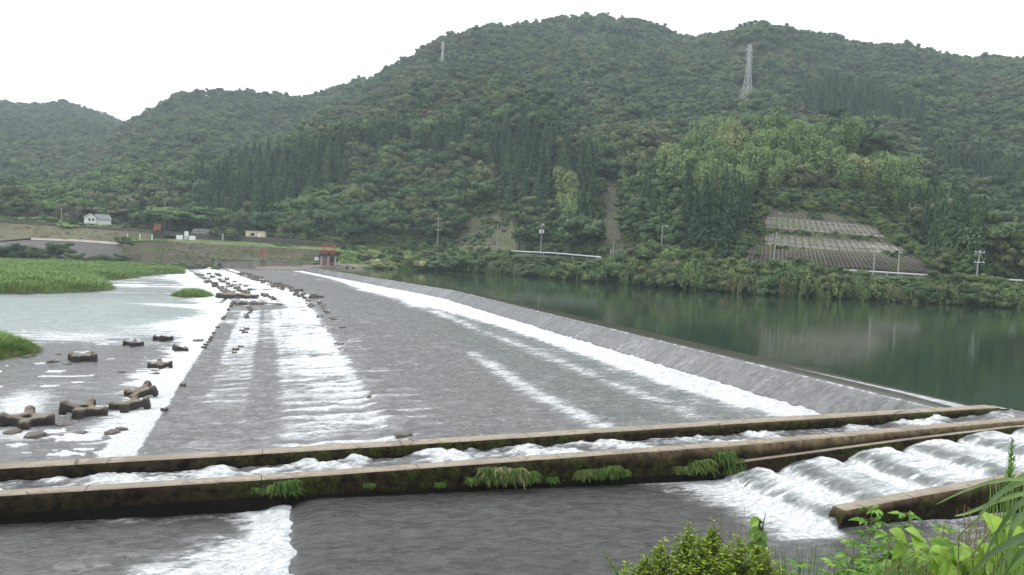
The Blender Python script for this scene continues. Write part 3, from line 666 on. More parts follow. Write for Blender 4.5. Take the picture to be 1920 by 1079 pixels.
foam += .95*pg(U, V, 40, 760, 55, 26, -8) + .75*pg(U, V, 30, 815, 60, 12, 0) + .66*pg(U, V, 220, 800, 100, 14, -6) + .6*pg(U, V, 300, 770, 36, 36) + .25*pg(U, V, 180, 720, 160, 26)
foam += .35*band(V, 515, 560, 8)*sstep(.45, .6, lng)*sstep(-60, 30, U)
foam += .05*sstep(.52, .7, lng)
wc = np.empty(Xg.shape+(3,)); wc[:] = (.185, .184, .186)
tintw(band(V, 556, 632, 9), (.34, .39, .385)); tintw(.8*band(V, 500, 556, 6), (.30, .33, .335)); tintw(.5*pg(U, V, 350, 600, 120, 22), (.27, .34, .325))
fine = .55 - .30*band(V, 555, 625, 10)
Zg = Zg + .10*(per-.5) + .15*np.clip(foam, 0, 1)*(fbm(Xg*1.0, Yg*1.5, 107, 4)-.4) 
rv = link('river_water', up_grid('river_water', Xg, Yg, Zg, [M['rapids']], dict(foam=np.clip(foam, 0, 1.5), wcol=wc, fine=fine))); tag(rv, kind='structure')
# channel between the two fishway walls
xx = np.arange(-14, 33.2, .055); yy = np.arange(25.2, 28.2, .06); Yg, Xg = np.meshgrid(yy, xx, indexing='ij')
Zg = np.interp(Xg, [-14, -6, 0, 9, 18.6, 29.4, 33.2], [-1.80, -1.62, -1.42, -1.04, -.78, -.33, 0])
wv = np.sin(Xg*1.75 + 2.2*fbm(Xg*.35, Yg*.35, 201, 2)*3 + .5*np.sin(Yg*2.1)); wv = np.clip(wv, -.6, 1)
f4 = fbm(Xg*1.3, Yg*1.9, 203, 4); f8 = fbm(Xg*2.6, Yg*3.4, 205, 4); amp = .065+.05*fbm(Xg*.3, Yg*0, 206, 2)
Zg = Zg + amp*np.where(wv > 0, wv**2.0*.75, wv*.5) + .26*(f4-.5) + .30*(f8-.5)*np.clip(wv+.7, 0, 1)
foam = .31 + .40*sstep(-.2, .8, wv) + 1.3*(f4-.5) + .9*(f8-.5) + .12*sstep(-6, 4, -Xg); foam *= 1-.55*sstep(25, 32, Xg); foam = foam - .25*band(Yg, 25, 25.75, .15)
wc = np.empty(Xg.shape+(3,)); wc[:] = (.125, .125, .125)
ch = link('channel_water', up_grid('channel_water', Xg, Yg, Zg, [M['rapids']], dict(foam=np.clip(foam, 0, 1.3), wcol=wc, fine=np.full_like(Xg, .6)))); tag(ch, kind='structure')
# stepped fishway and its basin
LIPS = [15.95, 18.05, 20.95, 23.6, 26.3, 29.0]; LEV = [-1.64, -1.33, -1.04, -.77, -.50, -.24, 0.0]
xx = np.arange(.1, 36, .05); yy = np.arange(11.5, 24.9, .055); Yg, Xg = np.meshgrid(yy, xx, indexing='ij')
# lips bulge a little and wander
zs = np.full_like(Xg, LEV[0]); foam = np.zeros_like(Xg); nose = np.zeros_like(Xg)
for k, xl in enumerate(LIPS):
    xl_ = xl + (.42*sstep(21.2, 19.8, Yg) if k == 0 else 0) + .10*np.sin(Yg*1.3+k) + .16*(fbm(Yg*.7, Xg*0+k, 300+k, 2)-.5)
    if k == 0: xl0 = xl_
    t = np.clip((xl_+.42-Xg)/.66, 0, 1); dz = LEV[k+1]-LEV[k]
    s = 1-t**2.3; zs = np.where(Xg > xl_-.24, LEV[k]+dz*s, zs) 
    nx = LIPS[k+1] if k+1 < len(LIPS) else xl+3
    q = (Xg-xl_)/(nx-xl)                                            # 0 at this lip, 1 at the next one upstream
    pool_ = band(q, .0, .78, .08)
    zs = zs + (.17*np.sin(np.clip(q, 0, 1)*np.pi)**2 - .16*np.exp(-((q-.80)/.10)**2))*(q > 0)*(q < 1)*(Xg > xl_)
    base = np.exp(-((Xg-(xl_-.34))/.30)**2); down = xl_-.18
    foam += 1.5*base + (1.15-.62*sstep(0, 1, (down-Xg)/1.6))*sstep(-.05, .15, (down-Xg))*sstep(0, .25, 2.2-(down-Xg))*(1 if k else 0)
    nose += np.exp(-((Xg-(xl_+.16))/.44)**2)
f4 = fbm(Xg*.8, Yg*2.0, 311, 4); f2 = fbm(Xg*.35, Yg*.5, 313, 3)
foam += .22*sstep(.4, .65, f4)
cut = sstep(.40, .62, fbm(Yg*.42+Xg*.05, Xg*.18, 317, 2))
rag = sstep(.48, .72, vn(Xg*.9, Yg*3.4, 341)*.5+vn(Xg*2.0, Yg*8.0, 342)*.5); foam = foam*(1-nose*(.66+.40*cut)).clip(0, 1) + (.06+.48*rag)*nose
steps = sstep(19.3, 19.75, Yg)*(1-0)
st_x = sstep(15.0, 15.5, Xg)
wq = 1.4*fbm(Xg*.22, Yg*.22, 323, 2); zb = np.full_like(Xg, LEV[0]) + .07*(fbm(Xg*.55+wq, Yg*.95-wq, 321, 4)-.5) - .045*np.abs(fbm(Xg*.75-wq, Yg*1.3+wq, 325, 3)-.5)
edge = np.clip((2.0-Xg)/1.9, 0, 1); zb = zb - .55*edge**2.2                      # drawn over the lower sill
inst = steps*np.where(Xg > 15.2, 1, 0); ib = inst*sstep(15.2, 15.6, Xg); Zg = zb*(1-ib)+zs*ib
Zg += inst*.10*(f4-.5)*np.clip(foam, .2, 1) + inst*.13*(fbm(Xg*2.6, Yg*3.4, 331, 4)-.5)*np.clip(foam+.25, 0, 1) + inst*.05*(vn(Xg*1.0, Yg*4.5, 333)-.5)*nose
U, V = proj(Xg, Yg, Zg)
fb = np.zeros_like(Xg)
# white tail below the lowest step
tail = (15.6-Xg); tb = np.clip((Yg-18.6)/6, 0, 1)
fb += sstep(-1.0, -.3, tail)*np.clip(1.25 - tail/(1.55+1.15*tb**1.5), -.2, 1.2)*sstep(18.4, 19.5, Yg)
fb += .30*pg(U, V, 1240, 905, 120, 12, -4) + .22*pg(U, V, 960, 930, 60, 7, -5)
fb += .62*pg(U, V, 1850, 962, 90, 22, -6) + .40*pg(U, V, 1760, 968, 90, 12, -6) + .35*pg(U, V, 1830, 1010, 110, 30) + .25*pg(U, V, 1500, 1005, 60, 10)
foam = np.where(inst > .5, np.where(Xg < xl0-.1, np.maximum(foam, np.clip(fb, 0, 1.3)), foam), np.clip(fb, 0, 1.3))
wc = np.empty(Xg.shape+(3,)); wc[:] = (.085, .084, .081)
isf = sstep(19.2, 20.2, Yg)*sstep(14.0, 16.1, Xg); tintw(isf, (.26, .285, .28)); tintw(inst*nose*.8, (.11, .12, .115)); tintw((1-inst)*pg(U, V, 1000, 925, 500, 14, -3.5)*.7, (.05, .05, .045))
isf = sstep(19.2, 20.2, Yg)*sstep(14.0, 16.1, Xg); fine = .72-.42*isf
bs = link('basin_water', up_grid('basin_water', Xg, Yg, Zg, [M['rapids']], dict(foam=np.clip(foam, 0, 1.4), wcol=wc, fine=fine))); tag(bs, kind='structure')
# lower pool at the left, fed over the sill
xx = np.arange(-16, 1.45, .055); Yg, Xg = np.meshgrid(yy, xx, indexing='ij'); U, V = proj(Xg, Yg, np.full_like(Xg, -1.98))
f4 = fbm(Xg*.7, Yg*1.1, 341, 4); f8 = fbm(Xg*2.5, Yg*3.2, 343, 3)
sill = .95 + .12*(fbm(Yg*2.2, Yg*0, 345, 3)-.5)*2
dst = sill - Xg; reach = 1.3 + 3.2*sstep(23.8, 19.0, Yg)
foam = sstep(-.05, .1, dst)*np.clip(1.45 - dst/reach*1.1, 0, 1.3) + .25*sstep(.5, .65, f4)*(dst < 6)*(dst > 0)
foam += .3*pg(U, V, 330, 950, 90, 12, -5)
Zg = -1.98 + .06*(fbm(Xg*.8, Yg*1.1, 347, 4)-.5) + .16*np.exp(-((dst-.35)/.5)**2) + .20*(f4-.5)*np.clip(foam+.15, 0, 1) + .12*(f8-.5)*np.clip(foam, 0, 1)
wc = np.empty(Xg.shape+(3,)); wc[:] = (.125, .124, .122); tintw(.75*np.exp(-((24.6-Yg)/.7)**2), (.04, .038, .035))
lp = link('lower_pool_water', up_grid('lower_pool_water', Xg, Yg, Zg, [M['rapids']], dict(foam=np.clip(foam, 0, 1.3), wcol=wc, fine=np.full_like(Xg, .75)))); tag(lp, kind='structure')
# ------------------------------------------------------------------ concrete walls of the fishway
def fish_wall(name, xs, ztop, y0, y1, zbot, dry, vis, ledge=None, tilt=None, endcap=None):
    """wall along x; y0 near face, y1 far face; ztop(x), zbot(x); fine vertical rows carry the stain depth"""
    xs = np.asarray(xs); rows = [(y1, 1.0), (y1, .5), (y1, .06), (y1-.04, 0.0), ((y0+y1)/2, 0.0), (y0+.04, 0.0), (y0, .06), (y0, .14), (y0, .25), (y0, .5), (y0, 1.0)]
    X = np.repeat(xs[:, None], len(rows), 1); Y = np.zeros_like(X); Z = np.zeros_like(X); D = np.zeros_like(X); DR = np.zeros_like(X)
    zt, zb = ztop(xs), zbot(xs)
    for j, (y, d) in enumerate(rows):
        rough = .028*(fbm(xs*.9, xs*0+j*.4, 401, 3)-.5) + .012*(vn(xs*4, xs*0+j, 405)-.5)
        Y[:, j] = y + (rough if d > .05 else 0); D[:, j] = np.clip(d*(zt-zb)/vis(xs), 0, 1.3)
        Z[:, j] = zt - d*(zt-zb) - (.045 if d == .06 else 0)*0 + (rough*.6 if d <= .06 else 0) - (.035 if abs(d-.06) < 1e-6 else 0)
        DR[:, j] = dry(xs)
    n = len(rows); me = up_grid(name, X, Y, Z, [M['mossy']], dict(depth=D, dryness=DR), smooth=False)
    bm = bmesh.new(); bm.from_mesh(me); bm.verts.ensure_lookup_table()
    [bm.faces.new([bm.verts[o_+j] for j in f_]) for o_ in (0, (len(xs)-1)*n) for f_ in ((3, 4, 5, 6, 2), (2, 6, 7, 8, 1), (1, 8, 9, 10, 0))]; bm.normal_update(); bmesh.ops.recalc_face_normals(bm, faces=bm.faces)
    bm.to_mesh(me); bm.free(); return link(name, me)
zt1 = lambda x: np.interp(x, [-14, -8, .14, 9, 18.9, 31.9], [-1.50, -1.30, -1.065, -.75, -.37, .07])
zt2 = lambda x: np.interp(x, [-14, -7, .15, 8, 16.8, 29.3, 40], [-1.42, -1.20, -1.03, -.735, -.415, .20, .48])
dry = lambda x: sstep(6, 20, np.asarray(x, float))*.75
w = fish_wall('fishway_wall', np.arange(-14, 32.15, .2), zt1, 28.02, 28.86, lambda x: zt1(x)-2.6, lambda x: dry(x)*.35, lambda x: x*0+.42)
# the raking end pier with its tie bars
tag(w, 'pale topped mossy concrete wall between the weir apron and the rushing channel', 'wall')
b = MB(); b.box((32.33, 28.44, -1.2), (.20, .40, 1.22)); pier = b.build('end_pier', M['mossy'], w)
b = MB(); b.tube((32.5, 27.72, -.1), (32.75, 27.66, -.55), .03); b.tube((32.85, 27.75, .0), (32.72, 27.66, -.6), .035); b.build('tie_bar', M['drystem'], w)
w2 = fish_wall('fishway_wall', np.arange(-14, 40.2, .2), zt2, 24.75, 25.44, lambda x: zt2(x)-2.2, lambda x: dry(x), lambda x: np.interp(x, [-5, 0, 8, 15, 22, 30], [.62, .62, .95, 1.15, .95, .7]))
tag(w2, 'long mossy concrete wall with fern tufts on its face beside the dark basin', 'wall')
# ledge under it, along the stepped part
xs = np.arange(16.1, 40.1, .2); zl = np.interp(xs, [16.1, 23.4, 28.7, 40], [-.98, -.36, .03, .30]); rows = [(24.745, 0, 0), (24.50, 0, 0), (24.485, .04, .1), (24.48, 1.6, 1)]
X = np.repeat(xs[:, None], 4, 1); Y = np.zeros_like(X); Z = np.zeros_like(X); D = np.zeros_like(X)
for j, (y, dz, d) in enumerate(rows): Y[:, j] = y; Z[:, j] = zl-dz; D[:, j] = .55+.4*d if j > 1 else 0
lg = link('ledge', up_grid('ledge', X, Y, Z, [M['mossy']], dict(depth=D, dryness=X*0+.4), smooth=False), w2)
zt3 = lambda x: np.interp(x, [16.4, 19.3, 23.6, 30, 40], [-1.12, -.80, -.38, .12, .7])
w3 = fish_wall('fishway_wall', np.arange(16.55, 38, .2), zt3, 19.42, 20.0, lambda x: x*0-2.3, lambda x: np.clip(.45-.02*(x-16), .1, 1), lambda x: zt3(x)+1.7)
tag(w3, 'short brown stained concrete wall on the near side of the stepped cascade', 'wall')
me = w3.data; E_ = np.array([v.co[:] for v in me.vertices]); k = np.abs(E_[:, 0]-16.55) < .01
for i in np.where(k)[0]:                                             # the nose of the wall leans outwards at its foot
    me.vertices[i].co.x -= .40*min(1, max(0, (-1.1-me.vertices[i].co.z)/.8))**1.5
# body of the weir and the sills under the water
b = MB(); P_ = [(29.6, -.12), (31.2, -.12), (31.2, -4), (26.2, -4), (26.2, -1.75), (27.2, -1.55), (28.6, -.62), (29.1, -.28)]
ys = list(np.linspace(28.95, 128, 8))+list(np.linspace(140, 246, 8)); off = [float(lip(y))-29.3 for y in ys]; m = len(P_)
b.add([(x+o, y, z) for y, o in zip(ys, off) for x, z in P_], [(i*m+k, i*m+(k+1) % m, (i+1)*m+(k+1) % m, (i+1)*m+k) for i in range(len(ys)-1) for k in range(m)]+[tuple(range(m)), tuple(range((len(ys)-1)*m, len(ys)*m))[::-1]])
tag(b.build('weir', M['side_wall']), 'long low concrete weir under the sheet of falling water', 'weir')
for k, xl in enumerate(LIPS[:5]):
    b = MB(); b.box((xl+.42, 22.3, LEV[k+1]-1.16), (.16, 2.25, .85)); s_ = b.build('fishway_step', M['mossy'])
    tag(s_, ['lowest concrete step of the white cascade beside the dark basin', 'second lowest concrete step of the white fishway cascade', 'middle concrete step of the white fishway cascade', 'second highest concrete step of the white fishway cascade', 'highest concrete step of the white fishway cascade'][k], 'step', 'steps of the fishway cascade')
b = MB(); b.box((.95, 18.2, -2.6), (.25, 6.3, .45)); tag(b.build('basin_sill', M['mossy']), 'low sill under the lip where the basin spills into white foam', 'sill')
# apron floor
xs = np.array([-5.3, -5.0, 5, 16, 26.2]); ys = np.array(list(np.linspace(28.95, 128, 6))+list(np.linspace(140, 285, 8))); Yg, Ag = np.meshgrid(ys, xs, indexing='ij')
tag(link('apron_floor', up_grid('apron_floor', Ag+lip(Yg)-29.3, Yg, zprof(Ag)-.45, [M['side_wall']])), kind='structure')
# ------------------------------------------------------------------ slopes held by concrete grids
def slope_mesh(name, TL, TR, BL, BR, ns, nt, fn, parent=None, lift=.7):
    cs, ct = 46, 22; Pq = np.zeros((cs, ct, 3))
    for i in range(cs):
        for j in range(ct):
            s, t = i/(cs-1), j/(ct-1)
            u = (BL[0]*(1-s)+BR[0]*s)*(1-t)+(TL[0]*(1-s)+TR[0]*s)*t; v = (BL[1]*(1-s)+BR[1]*s)*(1-t)+(TL[1]*(1-s)+TR[1]*s)*t
            Pq[i, j] = hit(u, v, 170, 420, .5)
    for ax in (0, 1):                                                # even out the ground noise
        for _ in range(3): Pq[1:-1] = (Pq[:-2]+Pq[1:-1]*2+Pq[2:])/4; Pq[:, 1:-1] = (Pq[:, :-2]+Pq[:, 1:-1]*2+Pq[:, 2:])/4
    S, T = np.meshgrid(np.linspace(0, 1, ns), np.linspace(0, 1, nt), indexing='ij')
    x, y = S*(cs-1), T*(ct-1); i = np.minimum(x.astype(int), cs-2); j = np.minimum(y.astype(int), ct-2); fx, fy = (x-i)[..., None], (y-j)[..., None]
    Q = (Pq[i, j]*(1-fx)+Pq[i+1, j]*fx)*(1-fy)+(Pq[i, j+1]*(1-fx)+Pq[i+1, j+1]*fx)*fy
    nrm = -Q.copy(); nrm[..., 2] = 0; nrm /= np.linalg.norm(nrm, axis=-1)[..., None]; nrm[..., 2] = .8; nrm /= np.linalg.norm(nrm, axis=-1)[..., None]
    off, kc = fn(S, T, Q); Qo = Q+nrm*(lift+off)[..., None]
    edge = (S < 1e-6) | (S > 1-1e-6) | (T < 1e-6) | (T > 1-1e-6); Qo[edge] = (Q - nrm*1.5)[edge]
    me = grid_mesh(name, Qo[..., 0], Qo[..., 1], Qo[..., 2], [M['slope']], dict(wcol=kc), smooth=False)
    o = link(name, me, parent)
    if Vector(me.polygons[len(me.polygons)//2].normal).dot(Vector(nrm[ns//2, nt//2])) < 0: me.flip_normals()
    return o, Q, nrm, lift
def slope_mat():
    n = N('gridded_slope_concrete'); c = n.attr('wcol', 'Color'); p = n.pos(); f = n.noise(p, .5, 6, .7); f2 = n.noise(p, .12, 4, .65)
    c = n.mix(1.0, c, n.mix(f, (.55,.55,.55), (1.45,1.45,1.45)), 'MULTIPLY')
    c = n.mix(n.math('MULTIPLY', n.rng(n.math('ADD', f2, n.math('MULTIPLY', n.math('SUBTRACT', f, .5), .7)), .47, .62), .8), c, (.075,.092,.034))
    return n.set(Base_Color=c, Roughness=.9, Normal=n.bump(f, .8, .15))
M['slope'] = slope_mat()
FILL, PAN, BAR, GRN, DRK = (.095,.080,.062), (.160,.145,.132), (.118,.102,.086), (.090,.105,.042), (.034,.029,.023)
def lines(x, n, w): q = (x*n) % 1.0; return ((q < w/2) | (q > 1-w/2)).astype(float)
def colour(shape, *pairs):
    c = np.zeros(shape+(3,)); c[:] = pairs[0]
    for m, k in pairs[1:]: m = np.clip(m, 0, 1)[..., None]; c = c*(1-m)+np.array(k)*m
    return c
def big(S, T, Q):
    left = S < .13-.06*T; pan = (band(T, .30, .49, .004)+band(T, .60, .79, .004))*(~left); low = (T < .25); 
    ns = 46; gl = np.clip(lines(S, ns, .28)+lines(T, 30, .30), 0, 1); pl = np.clip(lines(S, 24, .14)+lines(T/.095+.15, 1, .12), 0, 1)
    g = fbm(S*14, T*6, 601, 3); grn = band(T, .25, .30, .008)+band(T, .50, .585, .012)*.8+sstep(.80, .86, T)*.7; grn = np.clip(grn*sstep(.35, .6, g+.08), 0, 1)
    light = sstep(.62, .80, S)*(T < .66)*(T > .3)
    c = colour(S.shape, FILL, (DRK and (1-gl)*.75*(~(pan > .5)), DRK), (gl*(~(pan > .5)), BAR), (pan, PAN), (pan*light*.7*sstep(.42, .6, fbm(S*30, T*14, 605, 3)), (.34,.31,.28)), (np.clip(pan*pl*1.2, 0, 1), DRK), (grn, GRN))
    right = sstep(.985, 1.0, S+(T-.5)*.02)
    return gl*.42*(1-pan)+pan*.30-pan*pl*.18+grn*.2*g, c
sl = empty('gridded_slope', hit(1540, 470, 170, 420)); tag(sl, 'large gridded concrete slope with pale panel bands above the river road', 'retaining slope')
def child(o, p):
    o.parent = p; o.matrix_parent_inverse = Matrix.Translation(p.location).inverted(); return o
o, Q, nr, lf = slope_mesh('slope_face', (1425,386), (1632,408), (1383,497), (1768,520), 420, 190, big); child(o, sl)
def plants_on(name, Q, nr, w, n_, lo, hi, lab, coll='bank'):
    idx = np.argwhere(w > 0); k = idx[rng.integers(0, len(idx), n_)]; Pq = Q[k[:, 0], k[:, 1]]+nr[k[:, 0], k[:, 1]]*.5+rng.normal(0, .5, (n_, 3))*np.array([1, 1, 0]); tag(gn_scatter(name, PROTO[coll][0], Pq, rng.uniform(lo, hi, n_), rng.uniform(0, 6.28, n_), ''), lab, 'undergrowth')
Sg, Tg_ = np.meshgrid(np.linspace(0, 1, 420), np.linspace(0, 1, 190), indexing='ij'); wob = fbm(Sg*9, Tg_*5, 621, 3)
plants_on('slope_weeds', Q, nr, (wob > .50) & ((np.abs(Tg_-.275) < .03) | (np.abs(Tg_-.54) < .035) | (Tg_ > .82) | (Sg < .10)), 330, .35, .85, 'weeds growing on the ledges of the large gridded slope')
plants_on('slope_edge_bushes', Q, nr, (Sg > .975-.05*wob*2*(Tg_ > .3)) | (Tg_ > .985-.04*(wob > .52)) | (Sg < .02), 170, 1.0, 2.3, 'bushes growing in over the edges of the large gridded slope')
ap = MB(); ap.box((0, 0, 0), (.17, .08, .27)); ap.box((0, -.12, 0), (.08, .08, .08)); apm = ap.mesh('anchor_plate', [M['pale_conc']])
cnt = 0
for t, s0, s1, st in ((.345, .20, .97, 1), (.44, .17, .95, 1), (.645, .16, .96, 1), (.74, .13, .95, 1), (.86, .06, .60, 2), (.94, .05, .5, 2)):
    for k in range(24):
        s_ = (k+.5)/24
        if not s0 < s_ < s1 or (k % st) or random.random() < .12: continue
        i, j = int(s_*419), int(t*189); p = Q[i, j]+nr[i, j]*(lf+.42)
        a = link('anchor_plate', apm); a.location = p; a.rotation_euler = (R(-35), 0, -math.atan2(p[0], p[1])); child(a, sl); cnt += 1
def small_grid(nx, ny, a, b, grn_):
    def f(S, T, Q):
        gl = np.clip(lines(S, nx, .24)+lines(T, ny, .26), 0, 1); g = fbm(S*5, T*7, 611, 3); gr = np.clip(sstep(.45, .6, g+grn_), 0, 1)
        return gl*.45, colour(S.shape, a, ((1-gl)*.6, DRK), (gl, b), (gr*.85, GRN))
    return f
s2 = empty('gridded_slope', hit(1150, 420, 170, 420)); tag(s2, 'narrow tall brown gridded slope running up between the trees', 'retaining slope')
o, *_ = slope_mesh('slope_face', (1130,318), (1162,322), (1124,480), (1184,484), 90, 180, small_grid(9, 26, FILL, (.135,.112,.096), -.05)); child(o, s2)
wn = fbm(np.linspace(0, 1, 90)[:, None]*3, np.linspace(0, 1, 180)[None]*9, 627, 3); sn = np.repeat(np.linspace(0, 1, 90)[:, None], 180, 1); tn_ = np.repeat(np.linspace(0, 1, 180)[None], 90, 0); plants_on('narrow_slope_bushes', _[0], _[1], (sn < .10+.25*(wn-.4)) | (sn > .90-.25*(wn-.4)) | (tn_ > .90), 110, .8, 1.9, 'bushes growing in over the edges of the narrow gridded slope'); plants_on('narrow_slope_weeds', _[0], _[1], wn > .54, 60, .3, .7, 'weeds on the narrow gridded slope')
s3_ = empty('gridded_slope', hit(920, 440, 170, 420)); tag(s3_, 'overgrown gridded slope with moss right of the first utility pole', 'retaining slope')
o, *_ = slope_mesh('slope_face', (885,408), (958,405), (850,471), (975,475), 160, 70, small_grid(18, 11, FILL, (.125,.108,.088), .08)); child(o, s3_)
wob = fbm(np.linspace(0, 1, 160)[:, None]*6, np.linspace(0, 1, 70)[None]*4, 625, 3); plants_on('mossy_slope_weeds', _[0], _[1], wob > .47, 150, .4, 1.1, 'weeds and bushes over the overgrown gridded slope')
# ------------------------------------------------------------------ far embankment, left
def strip(name, rows, mat, parent=None, sub=10, bumpy=.25, seed=0, smooth=True):
    """rows: polylines of (u, v, r), each resampled; a surface through them"""
    us = np.linspace(0, 1, 90); G = []
    for q in rows:
        q = np.array(q, float); d = (q[:, 0]-q[0, 0])/(q[-1, 0]-q[0, 0])
        G.append([at(*(np.interp(t, d, q[:, k]) for k in range(3))) for t in us])
    G = np.array([[list(p) for p in r_] for r_ in G]); rowsN = []
    for a, b in zip(G[:-1], G[1:]):
        for k in range(sub): rowsN.append(a+(b-a)*k/sub)
    rowsN.append(G[-1]); A = np.array(rowsN)
    n1 = (fbm(A[..., 0]*.3+A[..., 1]*.3, A[..., 2]*.6, 700+seed, 4)-.5)*2*bumpy; A[1:-1, :, 1] -= n1[1:-1]
    me = up_grid(name, A[..., 0].T, A[..., 1].T, A[..., 2].T, [mat], smooth=smooth); return link(name, me, parent)
def rr(u, v, z): p = on_z(u, v, z); return math.hypot(p.x, p.y)
rS = {585: rr(585, 509.5, -1.5), 490: rr(490, 507.5, -1.95), 410: rr(410, 503, -2.5)}
L_ = [(585, 512, rS[585]), (490, 510, rS[490]), (410, 505.5, rS[410]), (345, 503, rS[410]+4)][::-1]
Lt = [(587, 493.5, rS[585]+.7), (490, 488.5, rS[490]+.7), (410, 485.2, rS[410]+.7), (350, 500, rS[410]+5)][::-1]
swl = empty('side_wall', at(500, 507, rS[490])); tag(swl, 'stained concrete training wall along the far end of the apron', 'wall')
child(strip('wall_face', [[(400, 505, rS[410]+1), *L_[1:]], [(403, 485.2, rS[410]+1.6), *Lt[1:]]], M['side_wall'], bumpy=.12), swl)
child(strip('coping', [[(403, 485.2, rS[410]+1.55), (490, 488.4, rS[490]+.6), (587, 493.4, rS[585]+.6)], [(403, 484.3, rS[410]+2.8), (490, 487.5, rS[490]+1.8), (588, 492.5, rS[585]+1.8)]], M['dike_wall'], bumpy=0), swl)
# broken low ledge that runs out to the weir's far end
lw = strip('weir_abutment', [[(480, 509.5, rS[490]-2.5), (560, 511.8, rS[585]-4), (584, 511.5, rS[585]-5), (603, 504, 254), (640, 505, 256)], [(480, 505, rS[490]-2), (555, 506.5, rS[585]-3.4), (578, 505, rS[585]-4), (600, 498.5, 255), (640, 500.5, 257)], [(480, 500, rS[490]+.3), (560, 499, rS[585]-1), (585, 497, rS[585]-1), (603, 496, 259), (640, 497, 261)]], M['side_wall'], bumpy=.25, seed=3); tag(lw, 'rough concrete abutment curving round the far end of the weir', 'abutment')
cu = MB(); c0 = at(415.5, 498, rS[410]-.6); cu.box(c0, (1.25, 1.0, .62)); tag(cu.build('culvert', M['dark']), 'black culvert mouth at the foot of the far training wall', 'culvert')
# ground terraces
tag(strip('embankment', [[(400, 485, rS[410]+2), (490, 488.4, rS[490]+1.7), (590, 493, rS[585]+1.7), (640, 496, 266)], [(400, 481, rS[410]+7), (490, 486, rS[490]+6), (590, 491, rS[585]+6), (640, 493, 271)]], M['turf'], bumpy=.1), kind='structure')
up_ = strip('embankment_wall', [[(395, 484, rS[410]+7), (490, 486.5, rS[490]+6), (592, 492, rS[585]+6)], [(395, 458, rS[410]+12), (490, 463, rS[490]+10), (602, 470.5, rS[585]+9)]], M['stone_far'], bumpy=.5, seed=5); tag(up_, 'mossy sloping stone wall above the grass ledge by the small orange gate', 'wall')
st = strip('stone_revetment', [[(215, 498, 308), (300, 500, 303), (360, 503, 299), (418, 506, 295)], [(224, 453, 321), (300, 452, 312), (360, 455.5, 308), (418, 459.6, 305)]], M['stone_far'], bumpy=.7, seed=7); tag(st, 'dark brown stone pitched bank face behind the island grass', 'revetment')
tag(strip('embankment_path', [[(225, 452, 320), (300, 452, 312), (360, 455.5, 308), (415, 459.3, 305), (490, 463, 283), (546, 466, 281), (640, 472, 281)], [(225, 447, 334), (300, 447.5, 326), (366, 449, 321), (434, 452, 314), (482, 455, 303), (546, 460, 296), (650, 466, 292)]], M['turf'], bumpy=.2), kind='structure')
dw = strip('dike_wall', [[(-260, 405, 350), (0, 419, 344), (150, 428.5, 338), (290, 438, 330), (366, 449.5, 321.5), (434, 452.5, 314.5), (482, 455.5, 303.5), (546, 460.5, 296.5), (650, 467, 292.5)], [(-260, 396, 350.6), (0, 412, 344.6), (150, 423, 338.6), (290, 432, 330.6), (368, 439.5, 322), (436, 442.5, 315), (482, 444.8, 304), (546, 449.5, 297), (655, 457, 293)], [(-260, 395.5, 352), (0, 411.5, 346), (150, 422.6, 340), (290, 431.6, 332), (368, 439, 323.5), (436, 442, 316.5), (482, 444.3, 305.5), (546, 449, 298.5), (655, 456.5, 295)]], M['dike_wall'], bumpy=.08, seed=9); tag(dw, 'long dark concrete parapet wall running along the top of the dike', 'wall')
tag(strip('dike_slope', [[(-260, 450, 326), (0, 452, 322), (60, 446.5, 321), (150, 449.5, 318), (228, 455, 322), (300, 449, 328)], [(-260, 404.5, 349), (0, 418.5, 343), (150, 428, 337), (228, 434, 333), (290, 437.5, 329), (300, 440, 326)]], M['dike_face'], bumpy=.5, seed=11), kind='structure')
rv_ = empty('concrete_revetment', at(150, 465, 312)); tag(rv_, 'grey concrete revetment with a pale top ledge at the left dike', 'revetment')
child(strip('face', [[(-260, 486, 305), (0, 478, 306), (60, 476, 306), (228, 492, 302)], [(-260, 455, 318), (0, 454, 318), (60, 450, 317), (150, 453.5, 314.5), (228, 460, 309.5)]], M['revetment'], bumpy=.2, seed=13), rv_)
child(strip('ledge', [[(58, 450, 316.7), (150, 453.5, 314.2), (228, 460, 309.2)], [(58, 446.5, 320.5), (150, 449.3, 318.2), (228, 455, 313.2)]], M['pale_conc'], bumpy=.05), rv_)
tag(strip('far_shore', [[(-260, 520, 240), (60, 505, 262), (230, 507, 268), (340, 508, 270), (420, 508, 272)], [(-260, 488, 296), (60, 487, 298), (230, 497, 296), (340, 501, 288), (420, 503, 281)]], M['mud'], bumpy=.3, seed=15), kind='structure')
tag(strip('dike_top', [[(-260, 396.5, 352), (0, 412.5, 346), (150, 423.4, 340), (290, 432.4, 332), (368, 440, 323.5), (482, 445, 305.5), (655, 457.5, 295)], [(-260, 396.5, 400), (0, 411, 392), (150, 422, 384), (290, 431, 376), (368, 439, 350), (482, 445, 340), (655, 457, 330)]], M['turf'], bumpy=.3), kind='structure')
